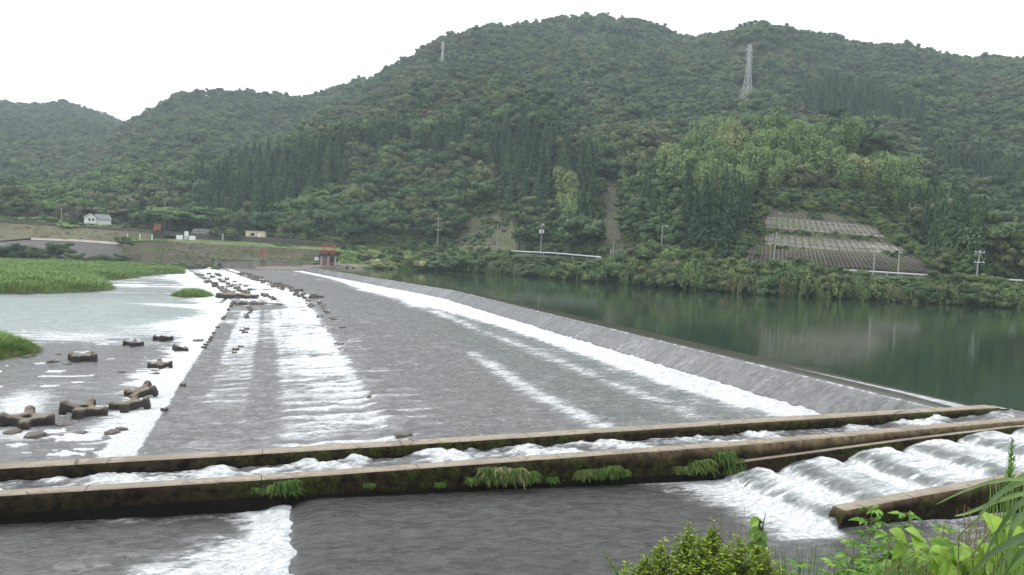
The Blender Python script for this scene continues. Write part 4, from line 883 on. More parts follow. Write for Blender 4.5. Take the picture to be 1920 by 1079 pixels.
# grassy bank right of the gate
tag(strip('grassy_bank', [[(632, 507, 258), (700, 506, 262), (800, 505, 270), (880, 509, 268)], [(632, 497, 266), (690, 500, 267), (790, 498, 272), (880, 500, 270)], [(640, 471, 282), (700, 470, 284), (800, 472, 286), (880, 476, 284)], [(640, 465, 294), (700, 463, 296), (830, 464, 298), (880, 470, 292)]], M['turf'], bumpy=.7, seed=17), kind='structure')
sb = strip('shore_wall', [[(628, 505.5, 258.5), (660, 506.5, 260), (695, 507.5, 262)], [(628, 495.5, 259), (660, 497.5, 260.5), (695, 499, 262.5)], [(628, 494.8, 261), (660, 496.8, 262.5), (695, 498.3, 264.5)]], M['pale_conc'], bumpy=.15, seed=19); tag(sb, 'low pale wall at the water right of the red gate', 'wall')
# ------------------------------------------------------------------ gate house with red gates
M['pink_gate'] = plain('faded_pink_grey_paint', (.30,.21,.175), .7, .3, 1.5)
def gate():
    r = 258; c = at(615, 497, r); px = r/F; e = empty('sluice_gate', (c.x, c.y, 0), -math.atan2(c.x, c.y)); tag(e, 'concrete sluice gate with two orange hoist frames and red gate leaves', 'sluice gate')
    X = lambda u: (u-615)*px; Zz = lambda v, u=615: at(u, v, r).z
    b = MB()
    for u in (603, 615.2, 627.5): b.box((X(u), .3, (Zz(480)-1.2)/2), (.36, 1.2, (Zz(480)+1.2)/2))
    b.build('pier', M['pole_conc'], e)
    b = MB(); b.box((X(615), .2, Zz(478.6)), (X(632)-X(615), 1.55, .2)); b.build('deck', M['dark'], e)
    for k, (ua, ub, v0, v1) in enumerate(((604.8, 613.4, 480.5, 497), (617, 625.8, 491, 502))):
        b = MB(); b.box(((X(ua)+X(ub))/2, .0, (Zz(v0)+Zz(v1))/2), ((X(ub)-X(ua))/2, .10, (Zz(v0)-Zz(v1))/2))
        for q in (.25, .5, .75): b.box(((X(ua)+X(ub))/2, -.14, Zz(v1)+(Zz(v0)-Zz(v1))*q), ((X(ub)-X(ua))/2, .05, .09))
        g_ = b.build('gate_leaf', M['red_gate'] if k else M['pink_gate'], e)
        if not k: b = MB(); b.box(((X(ua)+X(ub))/2, -.16, (Zz(491)+Zz(v1))/2), ((X(ub)-X(ua))/2, .05, (Zz(491)-Zz(v1))/2)); b.build('lower_leaf', M['red_gate'], e)
    for ua, ub in ((604, 612.5), (618.3, 627)):
        b = MB(); z0, z1 = Zz(477.6), Zz(459.5)
        for u in (ua, ub):
            for y in (-.55, .55): b.box((X(u), y, (z0+z1)/2), (.11, .11, (z1-z0)/2))
        for y in (-.55, .55): b.box(((X(ua)+X(ub))/2, y, z1), ((X(ub)-X(ua))/2+.11, .12, .14)); b.box(((X(ua)+X(ub))/2, y, z0+(z1-z0)*.42), ((X(ub)-X(ua))/2, .09, .10))
        fr = b.build('hoist_frame', M['orange'], e)
        b = MB(); um = (ua+ub)/2; b.tube((X(um), 0, z0), (X(um), 0, z1-.1), .10); b.box((X(um), 0, z0+.55), (.34, .34, .42)); b.box((X(um), 0, z0+(z1-z0)*.45), (.26, .3, .16)); b.build('hoist_screw', M['orange'], fr)
    b = MB(); 
    for u in (600, 607, 614, 621, 630): b.tube((X(u), -1.25, Zz(478)), (X(u), -1.25, Zz(470.5)), .035)
    for v in (470.5, 474): b.tube((X(600), -1.25, Zz(v)), (X(630), -1.25, Zz(v)), .035)
    b.build('railing', M['orange'], e)
gate()
c = at(594, 488.5, 262); b = MB(); b.tube((0, -.5, .45), (0, .5, .45), .55, .50, 14); b.box((0, 0, .08), (.6, .45, .08)); b.tube((-.35, -.52, .42), (-.35, -.58, .42), .28, .28, 10); tk = b.build('tank', M['white_paint'], loc=c); tk.rotation_euler.z = .3; tag(tk, 'white rounded tank on the grass ledge beside the red gate', 'tank')
def small_gate():
    r = rS[490]+4.5; e = empty('sluice_gate', at(490.5, 481.5, r), .25); tag(e, 'small orange gate frame on the grass ledge against the mossy wall', 'sluice gate')
    b = MB(); b.box((-.75, 0, 1.1), (.10, .10, 1.1)); b.box((.75, 0, 1.1), (.10, .10, 1.1)); b.box((0, 0, 2.15), (.85, .12, .12)); b.box((0, 0, .12), (.85, .12, .12)); b.build('frame', M['orange'], e)
    b = MB(); b.box((0, .06, 1.0), (.55, .05, .8)); b.build('gate_leaf', M['red_gate'], e); b = MB(); b.tube((0, 0, 1.2), (0, 0, 2.5), .07); b.build('hoist_screw', M['orange'], e)
small_gate()
def hoist():
    r = 318; e = empty('sluice_hoist', at(295, 448, r), .4); tag(e, 'orange hoist posts on a grey concrete block at the dike wall', 'hoist'); px = r/F
    b = MB(); b.box((0, 0, 1.35), (1.85, 1.1, 1.35)); b.box((0, -.2, 2.75), (2.05, 1.3, .12)); b.build('base', M['dike_wall'], e)
    b = MB()
    for x in (-1.1, -.35, .75): b.box((x, 0, 4.1), (.16, .16, 1.35))
    b.box((-.7, 0, 3.3), (.5, .3, .4)); b.box((.1, 0, 4.0), (1.0, .1, .12)); b.build('hoist_frame', M['orange'], e)
hoist()
# signs, railing, cabin, house
def sign(u0, v0, u1, v1, r, lab, leg=.9):
    c = at((u0+u1)/2, (v0+v1)/2, r); w, h = (u1-u0)*r/F/2, (v1-v0)*r/F/2; e = empty('notice_board', (c.x, c.y, c.z-h-leg), -.25); tag(e, lab, 'sign', 'notice boards on the dike path')
    b = MB(); b.box((0, 0, leg+h), (w, .04, h)); b.build('board', M['white_paint'], e)
    for x in (-.7*w, .7*w): b = MB(); b.tube((x, .06, -.2), (x, .06, leg+2*h), .04); b.build('post', M['steel'], e)
sign(331, 441.5, 342, 449, 313, 'wide white notice board left of the grey cabinet on the dike path', .25)
sign(346, 434.5, 353, 442, 317, 'small square white notice board raised above the grey cabinet', 1.6)
sign(355, 443, 366, 450, 312, 'wide white notice board right of the grey cabinet on the dike path', .25)
c = at(349, 449.5, 315); b = MB(); b.box((0, 0, .65), (.75, .4, .65)); b.box((0, 0, 1.34), (.82, .46, .05)); b.box((0, -.42, .65), (.6, .02, .5)); tag(b.build('cabinet', M['steel'], loc=c), 'grey metal cabinet between the white notice boards', 'cabinet')
def railing():
    r = 327; e = empty('railing', at(377, 440, r), -.2); tag(e, 'white steel railing with a stair rail above the notice boards', 'railing'); px = r/F
    b = MB()
    for i in range(7): b.tube((-2.6+i*.87, 0, 0), (-2.6+i*.87, 0, 2.0), .07)
    b.build('posts', M['white_paint'], e)
    b = MB()
    for z in (.7, 1.35, 2.0): b.tube((-2.6, 0, z), (2.65, 0, z), .07)
    b.tube((-4.2, -.3, -.6), (-2.6, 0, 1.95), .07); b.tube((-4.2, -.3, -1.3), (-2.6, 0, 1.0), .06); b.tube((-4.2, -.3, -2.0), (-4.2, -.3, -.5), .06); b.build('rails', M['white_paint'], e)
railing()
def cabin():
    r = 309; e = empty('pump_cabin', at(478, 446, r), -.15); tag(e, 'small cream flat roofed cabin behind the dike wall', 'building'); k = r/F
    b = MB(); b.box((0, 2, .9), (16.3*k, 2, 1.6)); b.build('wall', M['cream_wall'], e); b = MB(); b.box((0, 2, 2.62), (17.3*k, 2.3, .14)); b.build('roof', M['dike_wall'], e)
    f = MB(); f.box((-.9, -.02, 1.15), (.78, .05, .62)); wf = f.build('window', M['steel'], e); f = MB(); f.box((-.9, -.08, 1.15), (.66, .02, .5)); f.build('pane', M['dark'], wf)
    f = MB(); f.box((1.5, -.02, .7), (.45, .05, 1.0)); f.build('door', M['white_plaster'], e); f = MB(); f.box((.62, -.03, .9), (.05, .05, 1.6)); f.build('downpipe', M['pole_conc'], e)
cabin()
for u, v0, v1, w_, lab in ((440, 438, 452.5, .62, 'dark square concrete pier standing in the dike wall'), (417.5, 440, 451, .35, 'pale leaning concrete post by the dike wall')):
    c = at(u, v1, 313); h = (v1-v0)*313/F; b = MB(); b.box((0, 0, h/2), (w_, w_, h/2)); b.box((0, 0, h+.06), (w_*1.12, w_*1.12, .08)); o = b.build('pier' if w_ > .5 else 'post', M['dike_wall'] if w_ > .5 else M['pole_conc'], loc=c); o.name = 'concrete_pier' if w_ > .5 else 'concrete_post'; tag(o, lab, 'pier' if w_ > .5 else 'post')
def house():
    r = 352; e = empty('farm_house', at(180, 415, r), .35); e.scale = (.78, .78, .9); e.location.z -= .9; tag(e, 'white walled farm house with grey tiled roof behind the dike', 'house')
    b = MB(); b.box((-2.6, 0, 1.2), (2.3, 3, 1.4)); b.add([(-4.9, -3, 2.6), (-.3, -3, 2.6), (-2.6, -3, 4.0), (-4.9, 3, 2.6), (-.3, 3, 2.6), (-2.6, 3, 4.0)], [(0, 1, 2), (3, 5, 4), (0, 3, 4, 1), (0, 2, 5, 3), (1, 4, 5, 2)]); b.box((3.2, 1, .8), (3.4, 2.4, 1.2)); b.build('wall', M['white_plaster'], e)
    b = MB()
    for s in (-1, 1): b.add([(-2.6, -3.4, 4.15), (-2.6, 3.4, 4.15), (-2.6+s*2.7, 3.4, 2.5), (-2.6+s*2.7, -3.4, 2.5), (-2.6, -3.4, 4.0), (-2.6, 3.4, 4.0), (-2.6+s*2.7, 3.4, 2.35), (-2.6+s*2.7, -3.4, 2.35)], [(0, 1, 2, 3), (7, 6, 5, 4), (0, 3, 7, 4), (1, 5, 6, 2), (2, 6, 7, 3)])
    b.add([(-.6, 1, 4.2), (6.2, 1, 4.0), (7.0, -2.2, 1.9), (-.2, -2.2, 1.9), (-.6, 4, 2.0), (6.8, 4, 1.9)], [(3, 2, 1, 0), (0, 1, 5, 4)]); b.build('roof', M['roof_grey'], e)
    for x in (-3.4, -1.8): w_ = MB(); w_.box((x, -3.03, 1.5), (.45, .04, .5)); w_.build('window', M['dark'], e)
house()
def fence_posts():
    e = empty('post_fence', at(262, 449, 316), .2); tag(e, 'low fence of white posts and green rails on the dike path', 'fence')
    for i in range(3): b = MB(); b.box((-4+i*4, 0, .9), (.2, .2, .95)); b.build('post', M['white_plaster'], e)
    b = MB(); b.tube((-4, 0, 1.5), (4, 0, 1.5), .06); b.tube((-4, 0, .8), (4, 0, .8), .06); b.build('rail', M['stem'], e)
fence_posts()
# ------------------------------------------------------------------ poles, rails, wires
TOPS = {}
def pole(u, v_top, v_base, kind=0, lab='', r=None, lean=0):
    az_ = az_el(u, v_base)[0]; r = r or float(foot_r(az_))-6; base = at(u, v_base, r); top = at(u, v_top, r); gz = float(terrain_z(base.x, base.y, False)); z0 = min(base.z, gz)-.5; h = top.z-z0
    e = empty('utility_pole', (base.x, base.y, z0), -az_+.3); tag(e, lab, 'utility pole', 'utility poles along the far road'); b = MB(); b.path([(0, 0, 0), (0, 0, h*.5), (lean, 0, h)], .19, .13, 9); b.build('pole', M['pole_conc'], e)
    z = h
    if kind in (1, 2):
        for k, zz in enumerate((h-.5, h*.62) if kind == 1 else (h-1.2,)):
            b = MB(); b.box((lean*.8, -.15, zz), (1.0 if k == 0 else 1.1, .06, .07)); ca = b.build('crossarm', M['steel'], e)
            for x in (-.85, 0, .85): q = MB(); q.tube((lean*.8+x, -.15, zz+.07), (lean*.8+x, -.15, zz+.32), .07, .05); q.build('insulator', M['white_paint'], ca)
    if kind == 2:
        for x in (-.52, .52): b = MB(); b.tube((x, -.1, h-3.7), (x, -.1, h-2.6), .33, .33, 12); b.tube((x, -.1, h-2.6), (x, -.1, h-2.45), .2, .16, 10); b.build('transformer', M['white_plaster'], e)
        b = MB(); b.box((.28, 0, h-.7), (.3, .2, .25)); b.build('switch_box', M['white_plaster'], e)
    if kind == 3:
        b = MB(); b.path([(0, 0, h-.25), (.5, -.1, h-.12), (1.0, -.2, h-.2)], .06, .05); ar = b.build('lamp_arm', M['steel'], e); b = MB(); b.box((1.15, -.22, h-.25), (.35, .16, .10)); b.build('lamp_head', M['white_plaster'], ar)
    TOPS[u] = Vector((base.x, base.y, z0+h-.5)); return e
pole(115, 391, 410, 0, 'short grey utility pole at the left behind the dike wall', 352); pole(247, 372, 412, 1, 'grey utility pole in front of the dark trees behind the dike', 362); pole(308, 381, 433, 0, 'tall grey pole in front of the round light green tree', 336)
pole(820, 408, 466, 1, 'tall utility pole with two crossarms left of the small gridded slope'); pole(1014, 417, 470, 2, 'utility pole carrying two white transformer cans')
pole(1240, 422, 470, 3, 'white street lamp pole above the bank bushes right of the narrow slope'); pole(1149, 452, 483, 0, 'thin white pole at the foot of the narrow gridded slope'); pole(1145, 468, 483, 0, 'shortest thin white pole at the foot of the narrow gridded slope')
pole(1451, 436, 490, 0, 'leaning pale utility pole in front of the large gridded slope', lean=.35); pole(1638, 463, 508, 0, 'thin brown grey pole before the right end of the large slope'); pole(1684, 468, 510, 0, 'thin pole right of the pale panels of the large slope'); pole(1832, 469, 516, 1, 'white utility pole at the right under the dark cedars', lean=.3)
def wire(name, a, b, sag, lab):
    m = MB(); pts = [a.lerp(b, t/14)-Vector((0, 0, sag*4*(t/14)*(1-t/14))) for t in range(15)]; m.path(pts, .035, .035, 4); tag(m.build(name, M['cable']), lab, 'cable', 'overhead cables')
wire('overhead_cable', TOPS[308], TOPS[820], 2.2, 'thin overhead cable crossing the trees above the dike'); wire('overhead_cable', TOPS[820], TOPS[1014], 1.2, 'thin overhead cable between the crossarm pole and the transformer pole'); wire('overhead_cable', TOPS[115], TOPS[247], 1.0, 'thin overhead cable at the far left behind the dike'); wire('overhead_cable', TOPS[1014], TOPS[1240], 1.0, 'thin overhead cable from the transformer pole to the lamp pole'); wire('overhead_cable', TOPS[1240], TOPS[1451], 1.2, 'thin overhead cable from the lamp pole to the leaning pole'); wire('overhead_cable', TOPS[1451], TOPS[1638], 1.0, 'thin overhead cable across the face of the large gridded slope'); wire('overhead_cable', TOPS[1684], TOPS[1832], 1.0, 'thin overhead cable to the white pole at the right')
RAILPTS = [(938,470),(1040,475),(1132,483),(1240,488.5),(1400,497.5),(1560,505),(1640,510),(1760,517.5),(1900,525.5),(1990,531)]
def rail():
    q = np.array(RAILPTS, float)
    for a, b_, lab in ((938, 1132, 'white guard rail along the far road left of the narrow slope'), (1150, 1990, 'white guard rail half hidden by bushes below the large slope')):
        us = np.arange(a, b_+.1, 9); pts = [at(u, np.interp(u, q[:, 0], q[:, 1]), float(foot_r(az_el(u, 490)[0]))-9.5) for u in us]
        e = empty('guard_rail', pts[0]); tag(e, lab, 'guard rail', 'white guard rails of the far road'); m = MB()
        for p, n_ in zip(pts[:-1], pts[1:]):
            d = (n_-p); s_ = Vector((d.y, -d.x, 0)).normalized()
            m.add([p+s_*.05+Vector((0, 0, -.20)), n_+s_*.05+Vector((0, 0, -.20)), n_+s_*.16, p+s_*.16, p+s_*.05+Vector((0, 0, .20)), n_+s_*.05+Vector((0, 0, .20)), p-s_*.02+Vector((0, 0, .20)), n_-s_*.02+Vector((0, 0, .20)), p-s_*.02+Vector((0, 0, -.20)), n_-s_*.02+Vector((0, 0, -.20))], [(0, 1, 2, 3), (3, 2, 5, 4), (4, 5, 7, 6), (6, 7, 9, 8), (8, 9, 1, 0)])
        o = m.build('beam', M['steel']); child(o, e)
        if a < 1000:
            pm = MB(); pm.tube((0, 0, -1.4), (0, 0, .2), .09, .09, 8); pm = pm.mesh('post', [M['steel']])
        for p in pts[::3]:
            o = link('post', pm); o.location = p; child(o, e)
        
rail()
c = at(1124.5, 490, float(foot_r(az_el(1124, 490)[0]))-11); b = MB(); b.box((0, 0, -.2), (.75, .6, .95)); b.box((0, 0, .82), (.85, .7, .09)); tag(b.build('rail_abutment', M['pale_conc'], loc=c), 'pale concrete block under the end of the guard rail', 'abutment')
# road behind the rail
aq = np.array([az_el(u, 500)[0] for u in np.linspace(840, 2100, 120)]); A_, K_ = np.meshgrid(aq, np.linspace(0, 1, 4), indexing='ij'); r_ = foot_r(A_)-9+K_*8
tag(link('road', up_grid('road', r_*np.sin(A_), r_*np.cos(A_), foot_z(A_)+.06+0*A_, [M['asphalt']])), kind='structure')
# ------------------------------------------------------------------ lattice pylons
def pylon(u, v_base, v_top, lab, rot, wbase=.135):
    p = hit(u, v_base); r = math.hypot(p.x, p.y); h = (v_base-v_top)*r/F*1.02; e = empty('lattice_pylon', p-Vector((0, 0, 1.5)), rot); tag(e, lab, 'pylon', 'lattice pylons on the mountain'); h += 1.5
    w0, w1 = h*wbase/2, h*.022; wz = lambda t: w0+(w1-w0)*min(1, t/.72) if t < .72 else w1
    th = max(.12, r/F*.36)
    for sx, sy in ((1, 1), (1, -1), (-1, 1), (-1, -1)):
        b = MB(); b.tube((sx*w0, sy*w0, 0), (sx*w1, sy*w1, h*.72), th, th*.8, 4); b.tube((sx*w1, sy*w1, h*.72), (sx*w1, sy*w1, h), th*.8, th*.7, 4); b.build('leg', M['steel'], e)
    b = MB(); lv = [0, .12, .24, .35, .45, .54, .62, .69, .75, .81, .87, .93, 1.0]
    for a, c in zip(lv[:-1], lv[1:]):
        for sx, sy, tx, ty in ((1, 1, 1, -1), (1, -1, -1, -1), (-1, -1, -1, 1), (-1, 1, 1, 1)):
            wa, wc_ = wz(a), wz(c); b.tube((sx*wa, sy*wa, a*h), (tx*wc_, ty*wc_, c*h), th*.42, th*.42, 4); b.tube((tx*wa, ty*wa, a*h), (sx*wc_, sy*wc_, c*h), th*.42, th*.42, 4); b.tube((sx*wc_, sy*wc_, c*h), (tx*wc_, ty*wc_, c*h), th*.42, th*.42, 4)
    b.build('bracing', M['steel'], e)
    for t in (.73, .82, .91):
        b = MB(); L = h*.075
        b.tube((-w1-L, 0, t*h+.3), (w1+L, 0, t*h+.3), th*.35, th*.35, 4)
        for s in (-1, 1):
            b.tube((s*w1, w1, t*h), (s*(w1+L), 0, t*h+.3), th*.5, th*.35, 4); b.tube((s*w1, -w1, t*h), (s*(w1+L), 0, t*h+.3), th*.5, th*.35, 4); b.tube((s*w1, 0, t*h+h*.03), (s*(w1+L), 0, t*h+.3), th*.4, th*.3, 4)
        ca = b.build('crossarm', M['steel'], e)
        for s in (-1, 1): q = MB(); q.tube((s*(w1+L), 0, t*h+.3), (s*(w1+L), 0, t*h-h*.035), th*.5, th*.5, 6); q.build('insulator', M['white_paint'], ca)
pylon(1400.5, 186, 92, 'large pale lattice pylon standing above the bamboo grove', R(22)); pylon(829, 122, 80, 'smaller distant lattice pylon on the left shoulder of the mountain', R(30), .10)
# ------------------------------------------------------------------ concrete blocks and rocks in the river
def remeshed(name, prims, voxel, mats, smooth=True, rough=0, seed=0):
    """prims: list of (matrix, kind); voxel remesh to one closed body"""
    bm = bmesh.new()
    for mt, kind in prims:
        if kind == 's': bmesh.ops.create_icosphere(bm, subdivisions=2, radius=1, matrix=mt)
        else: bmesh.ops.create_cube(bm, size=2, matrix=mt)
    me = bpy.data.meshes.new(name+'_raw'); bm.to_mesh(me); bm.free(); o = bpy.data.objects.new(name+'_raw', me); COL.objects.link(o)
    md = o.modifiers.new('r', 'REMESH'); md.mode = 'VOXEL'; md.voxel_size = voxel; sm = o.modifiers.new('s', 'SMOOTH'); sm.iterations = 3; sm.factor = .6
    dg = bpy.context.evaluated_depsgraph_get(); out = bpy.data.meshes.new_from_object(o.evaluated_get(dg)); out.name = name
    bpy.data.objects.remove(o); bpy.data.meshes.remove(me); out.materials.clear()
    for m in mats: out.materials.append(m)
    if rough:
        co = np.zeros(len(out.vertices)*3); out.vertices.foreach_get('co', co); co = co.reshape(-1, 3); n1 = fbm(co[:, 0]*2.2+co[:, 2]*1.3, co[:, 1]*2.2-co[:, 2], 900+seed, 3)-.5; co *= (1+rough*n1)[:, None]; out.vertices.foreach_set('co', co.ravel())
    if smooth: out.polygons.foreach_set('use_smooth', [True]*len(out.polygons))
    out.update(); return out
def T_(loc, sc, rz=0, ry=0): return Matrix.Translation(loc) @ Matrix.Rotation(rz, 4, 'Z') @ Matrix.Rotation(ry, 4, 'Y') @ Matrix.Diagonal((*sc, 1))
def cross_block(hole=True, seed=0):
    pr = []; rg = random.Random(seed)
    for k in range(4):
        a = k*math.pi/2+math.pi/4; d = Vector((math.cos(a), math.sin(a), 0)); t = d.orthogonal()
        pr.append((T_(d*.78, (.34, .27, .25), a), 'b')); pr.append((T_(d*1.12+Vector((0, 0, .05)), (.20, .25, .26), a), 'b')); pr.append((T_(d*1.14+Vector((0, 0, .24)), (.23, .27, .22), a), 's')); pr.append((T_(d*1.14+Vector((0, 0, -.3)), (.24, .28, .26), a), 's'))
    for k in range(4):
        a = k*math.pi/2; d = Vector((math.cos(a), math.sin(a), 0)); pr.append((T_(d*.42, (.20, .50, .27), a), 'b'))
    if not hole: pr.append((T_((0, 0, 0), (.3, .3, .24)), 'b'))
    return remeshed('cross_block', pr, .055, [M['block']], rough=.12, seed=seed)
CB = [cross_block(True, 1), cross_block(False, 2)]
for u, v, w_, rz, tx, ty, k, lab in ((250,647,41,45,4,0,0,'square looking concrete cross block left of the darker one in midstream'), (306,637,41,40,-4,6,1,'dark concrete cross block farthest upstream in the left channel'), (338,656,37,15,0,14,0,'low concrete cross block nearest the apron edge among the upper group'), (155,675,62,20,0,-3,1,'flat half sunk concrete cross block beside the small rocks near the grass'),
        (300,688,50,55,4,-8,1,'low dark concrete cross block alone in the white water at mid channel'), (264,741,72,20,6,-22,1,'tilted dark concrete cross block with one raised arm'), (243,766,82,35,-6,-8,1,'dark concrete cross block just below the tilted one'), (157,776,92,38,9,3,0,'large tan concrete cross block with a dark centre hole'), (50,796,98,52,8,-4,0,'concrete cross block at the far left edge with a square hole')):
    c = on_z(u, v+2, -3.58); r = c.length; s_ = w_*r/F/3.35; o = link('cross_block', CB[k], loc=(c.x, c.y, -3.50+s_*.20)); o.scale = (s_,)*3; o.rotation_euler = (R(tx), R(ty), R(rz)); tag(o, lab, 'concrete block', 'concrete cross blocks standing in the left channel')
def rock_mesh(seed, flat=.55):
    rg = random.Random(seed); pr = [(T_((rg.uniform(-.4, .4), rg.uniform(-.4, .4), rg.uniform(-.1, .2)), (rg.uniform(.35, .7), rg.uniform(.35, .6), rg.uniform(.3, .5)*flat*1.6), rg.uniform(0, 3), rg.uniform(-.3, .3)), 'b' if rg.random() < .5 else 's') for _ in range(4)]
    return remeshed('rock', pr, .09, [M['rock']], rough=.25, seed=seed)
RK = [rock_mesh(i) for i in range(5)]
for i, (u, v, w_) in enumerate(((370,641,18),(98,679,16),(99,687,12),(125,684,15),(108,665,11),(232,699,13),(289,702,14),(115,798,22),(215,812,30),(228,806,22),(62,818,34),(75,816,26),(150,813,26),(20,812,30),(60,668,16),(48,671,14))):
    c = on_z(u, v, -3.58); s_ = w_*c.length/F/1.5; o = link('river_rock', RK[i % 5], loc=(c.x, c.y, -3.58)); o.scale = (s_, s_*.9, s_*.62); o.rotation_euler.z = i*1.7; tag(o, 'small dark wet rock breaking the water of the left channel', 'rock', 'wet rocks in the left channel')
def flat_block(seed):
    rg = random.Random(seed); pr = [(T_((0, 0, 0), (.62, .42, .22)), 'b'), (T_((-.38, 0, .18), (.17, .34, .16)), 'b'), (T_((.38, .02, .17), (.16, .36, .18)), 'b')]
    return remeshed('armour_block', pr, .07, [M['rock']], rough=.22, seed=seed)
FB = [flat_block(i) for i in range(3)]
nb = 0
def armour(a, Y, s_, lab, grp, lift=.06, rz=None):
    global nb
    X = a+float(lip(Y))-29.3; o = link('armour_block', FB[nb % 3], loc=(X, Y, float(zprof(np.array(a)))+lift)); o.scale = (s_, s_, s_*1.05); o.rotation_euler = (random.uniform(-.1, .1), random.uniform(-.12, .12), (rz if rz is not None else random.uniform(-.35, .35))); tag(o, lab, 'concrete block', grp); nb += 1
for k in range(17, 68):
    Y = (k+.5)*1.9
    if random.random() < (.16 if Y < 80 else .55): armour(5.95+random.uniform(-.15, .15), Y, random.uniform(.34, .55)+.0022*Y, 'dark wet block in the long row that breaks the apron flow into white streaks', 'blocks in the row across the apron', -.04)
    if k > 40 and random.random() < .4: armour(7.35+random.uniform(-.2, .2), Y+.7, random.uniform(.28, .42)+.002*Y, 'small dark block in the thin second row just upstream on the apron', 'blocks in the second apron row', -.03)
for Yk in np.arange(132, 236, 3.1):
    for j, a in enumerate((-3.6, -1.0, 1.2, 6.2, 7.4, 8.6)):
        if random.random() < (.60 if j > 2 else .46): armour(a+random.uniform(-.4, .4), float(Yk)+random.uniform(-1, 1), random.uniform(.5, 1.05), 'dark exposed block in the curved rows at the far end of the apron', 'exposed blocks at the far apron', .16)
for k in range(20, 68):
    Y = (k+.5)*1.9
    if vn(np.array(Y*.16), np.array(0.), 77) > .45 and random.random() < (.25 if Y < 70 else .6): armour(-4.85+random.uniform(-.1, .1), Y, random.uniform(.18, .32)+.001*Y, 'dark block on the downstream edge of the apron', 'blocks along the apron edge', .10)
    if Y > 62 and vn(np.array(Y*.13), np.array(5.), 78) > .66: armour(-2.2+random.uniform(-.3, .3), Y, random.uniform(.3, .5), 'dark block showing between the two lower white bands of the apron', 'blocks between the lower white bands', .05)
def jag(u0, v0, u1, v1, n_, lab, sc):
    for i in range(n_):
        t = (i+.5)/n_; c = on_z(u0+(u1-u0)*t, v0+(v1-v0)*t+random.uniform(-1.2, 1.2), -2.65); s_ = sc*random.uniform(.7, 1.4); o = link('rubble_block', RK[(i*3+n_) % 5], loc=(c.x, c.y, -2.72)); o.scale = (s_*1.3, s_*.8, s_*.9); o.rotation_euler.z = random.uniform(0, 6); tag(o, lab, 'rubble', lab.split(' in ')[0])
jag(402, 538, 482, 536, 9, 'dark rubble blocks in the far upper row below the white fall', .75); jag(418, 546, 520, 546, 11, 'dark rubble blocks in the row beside the tan broken slab', .8); jag(436, 569, 522, 573, 12, 'dark rubble blocks in the row nearest the grey slab', .8); jag(375, 515, 395, 530, 4, 'dark rubble blocks in the group by the far shore', .9)
pr = [(T_((random.uniform(-2.6, 2.6), random.uniform(-1.2, 1.2), 0), (random.uniform(.9, 1.8), random.uniform(.6, 1.1), .35), random.uniform(-.4, .4), random.uniform(-.12, .12)), 'b') for _ in range(9)]
c = on_z(447, 558, -2.7); sb_ = link('broken_slab', remeshed('broken_slab', pr, .14, [M['block']], rough=.1, seed=5), loc=(c.x, c.y, -2.45)); sb_.rotation_euler.z = -.25; sb_.scale = (1.0, 1.3, 1.1); tag(sb_, 'tan broken concrete slab lying across the apron edge near the grass tuft', 'slab')
c = on_z(403, 540, -3.0); b = MB(); b.box((0, 0, .5), (.55, 1.3, .95)); tag(b.build('edge_pier', M['rock'], loc=(c.x, c.y, -3.3)), 'dark upright concrete stub at the far corner of the apron edge', 'pier')
def egret():
    c = at(530, 500.5, rS[490]-.2); b = bmesh.new(); me = bpy.data.meshes.new('egret')
    pts = [((0, 0, .62), .13), ((.16, 0, .58), .10), ((.34, 0, .50), .03), ((-.12, 0, .70), .085), ((-.2, 0, .82), .04), ((-.14, 0, .93), .03), ((-.19, 0, 1.04), .032), ((-.25, 0, 1.05), .042), ((-.33, 0, 1.03), .02), ((-.43, 0, 1.01), .008), ((.02, .05, .42), .03), ((.03, .05, .22), .014), ((.0, .05, 0), .012), ((.02, -.05, .42), .03), ((.05, -.05, .22), .014), ((.02, -.05, 0), .012)]
    ed = [(0, 1), (1, 2), (0, 3), (3, 4), (4, 5), (5, 6), (6, 7), (7, 8), (8, 9), (0, 10), (10, 11), (11, 12), (0, 13), (13, 14), (14, 15)]
    me.from_pydata([p for p, r_ in pts], ed, []); o = link('egret', me, loc=c); sk = o.modifiers.new('skin', 'SKIN'); o.modifiers.new('sub', 'SUBSURF').levels = 1
    for i, (p, r_) in enumerate(pts): me.skin_vertices[0].data[i].radius = (r_, r_)
    me.skin_vertices[0].data[0].use_root = True; me.materials.append(M['white_paint']); tag(o, 'white egret standing on the ledge of the far training wall', 'bird')
egret()
# ------------------------------------------------------------------ grass islands
def tuft_mesh(seed, n_=70, h=1.0, spread=.5, mat='grass_blade', w=.05, droop=.5):
    rg = random.Random(seed); b = MB()
    for i in range(n_):
        a = rg.uniform(0, 6.283); q = rg.random()**.6*spread; p = Vector((q*math.cos(a), q*math.sin(a), 0)); L = h*rg.uniform(.6, 1.15); d = Vector((math.cos(a)*.32*rg.random(), math.sin(a)*.32*rg.random(), 1)).normalized(); la = a+rg.gauss(0, .7); o = Vector((math.cos(la), math.sin(la), 0))
        vs = []; N_ = 3; sd = d.cross(o).normalized() if d.cross(o).length > .01 else Vector((1, 0, 0))
        for k in range(N_+1):
            t = k/N_; c = p+d*L*t*(1-.25*droop*t)+o*(L*droop*.55*t*t)-Vector((0, 0, L*droop*.25*t*t)); ww = w*.5*(1-t**1.5)*(.7+.6*t)+.002; vs += [c-sd*ww, c+sd*ww]
        b.add(vs, [(2*k, 2*k+1, 2*k+3, 2*k+2) for k in range(N_)], 0, min(1, max(0, rg.gauss(.5, .25))))
    return b.mesh('tuft', [M[mat]])
def proto_coll(name, meshes):
    c = bpy.data.collections.new(name); [c.objects.link(bpy.data.objects.new(name+'_model', m)) for m in meshes]; return c
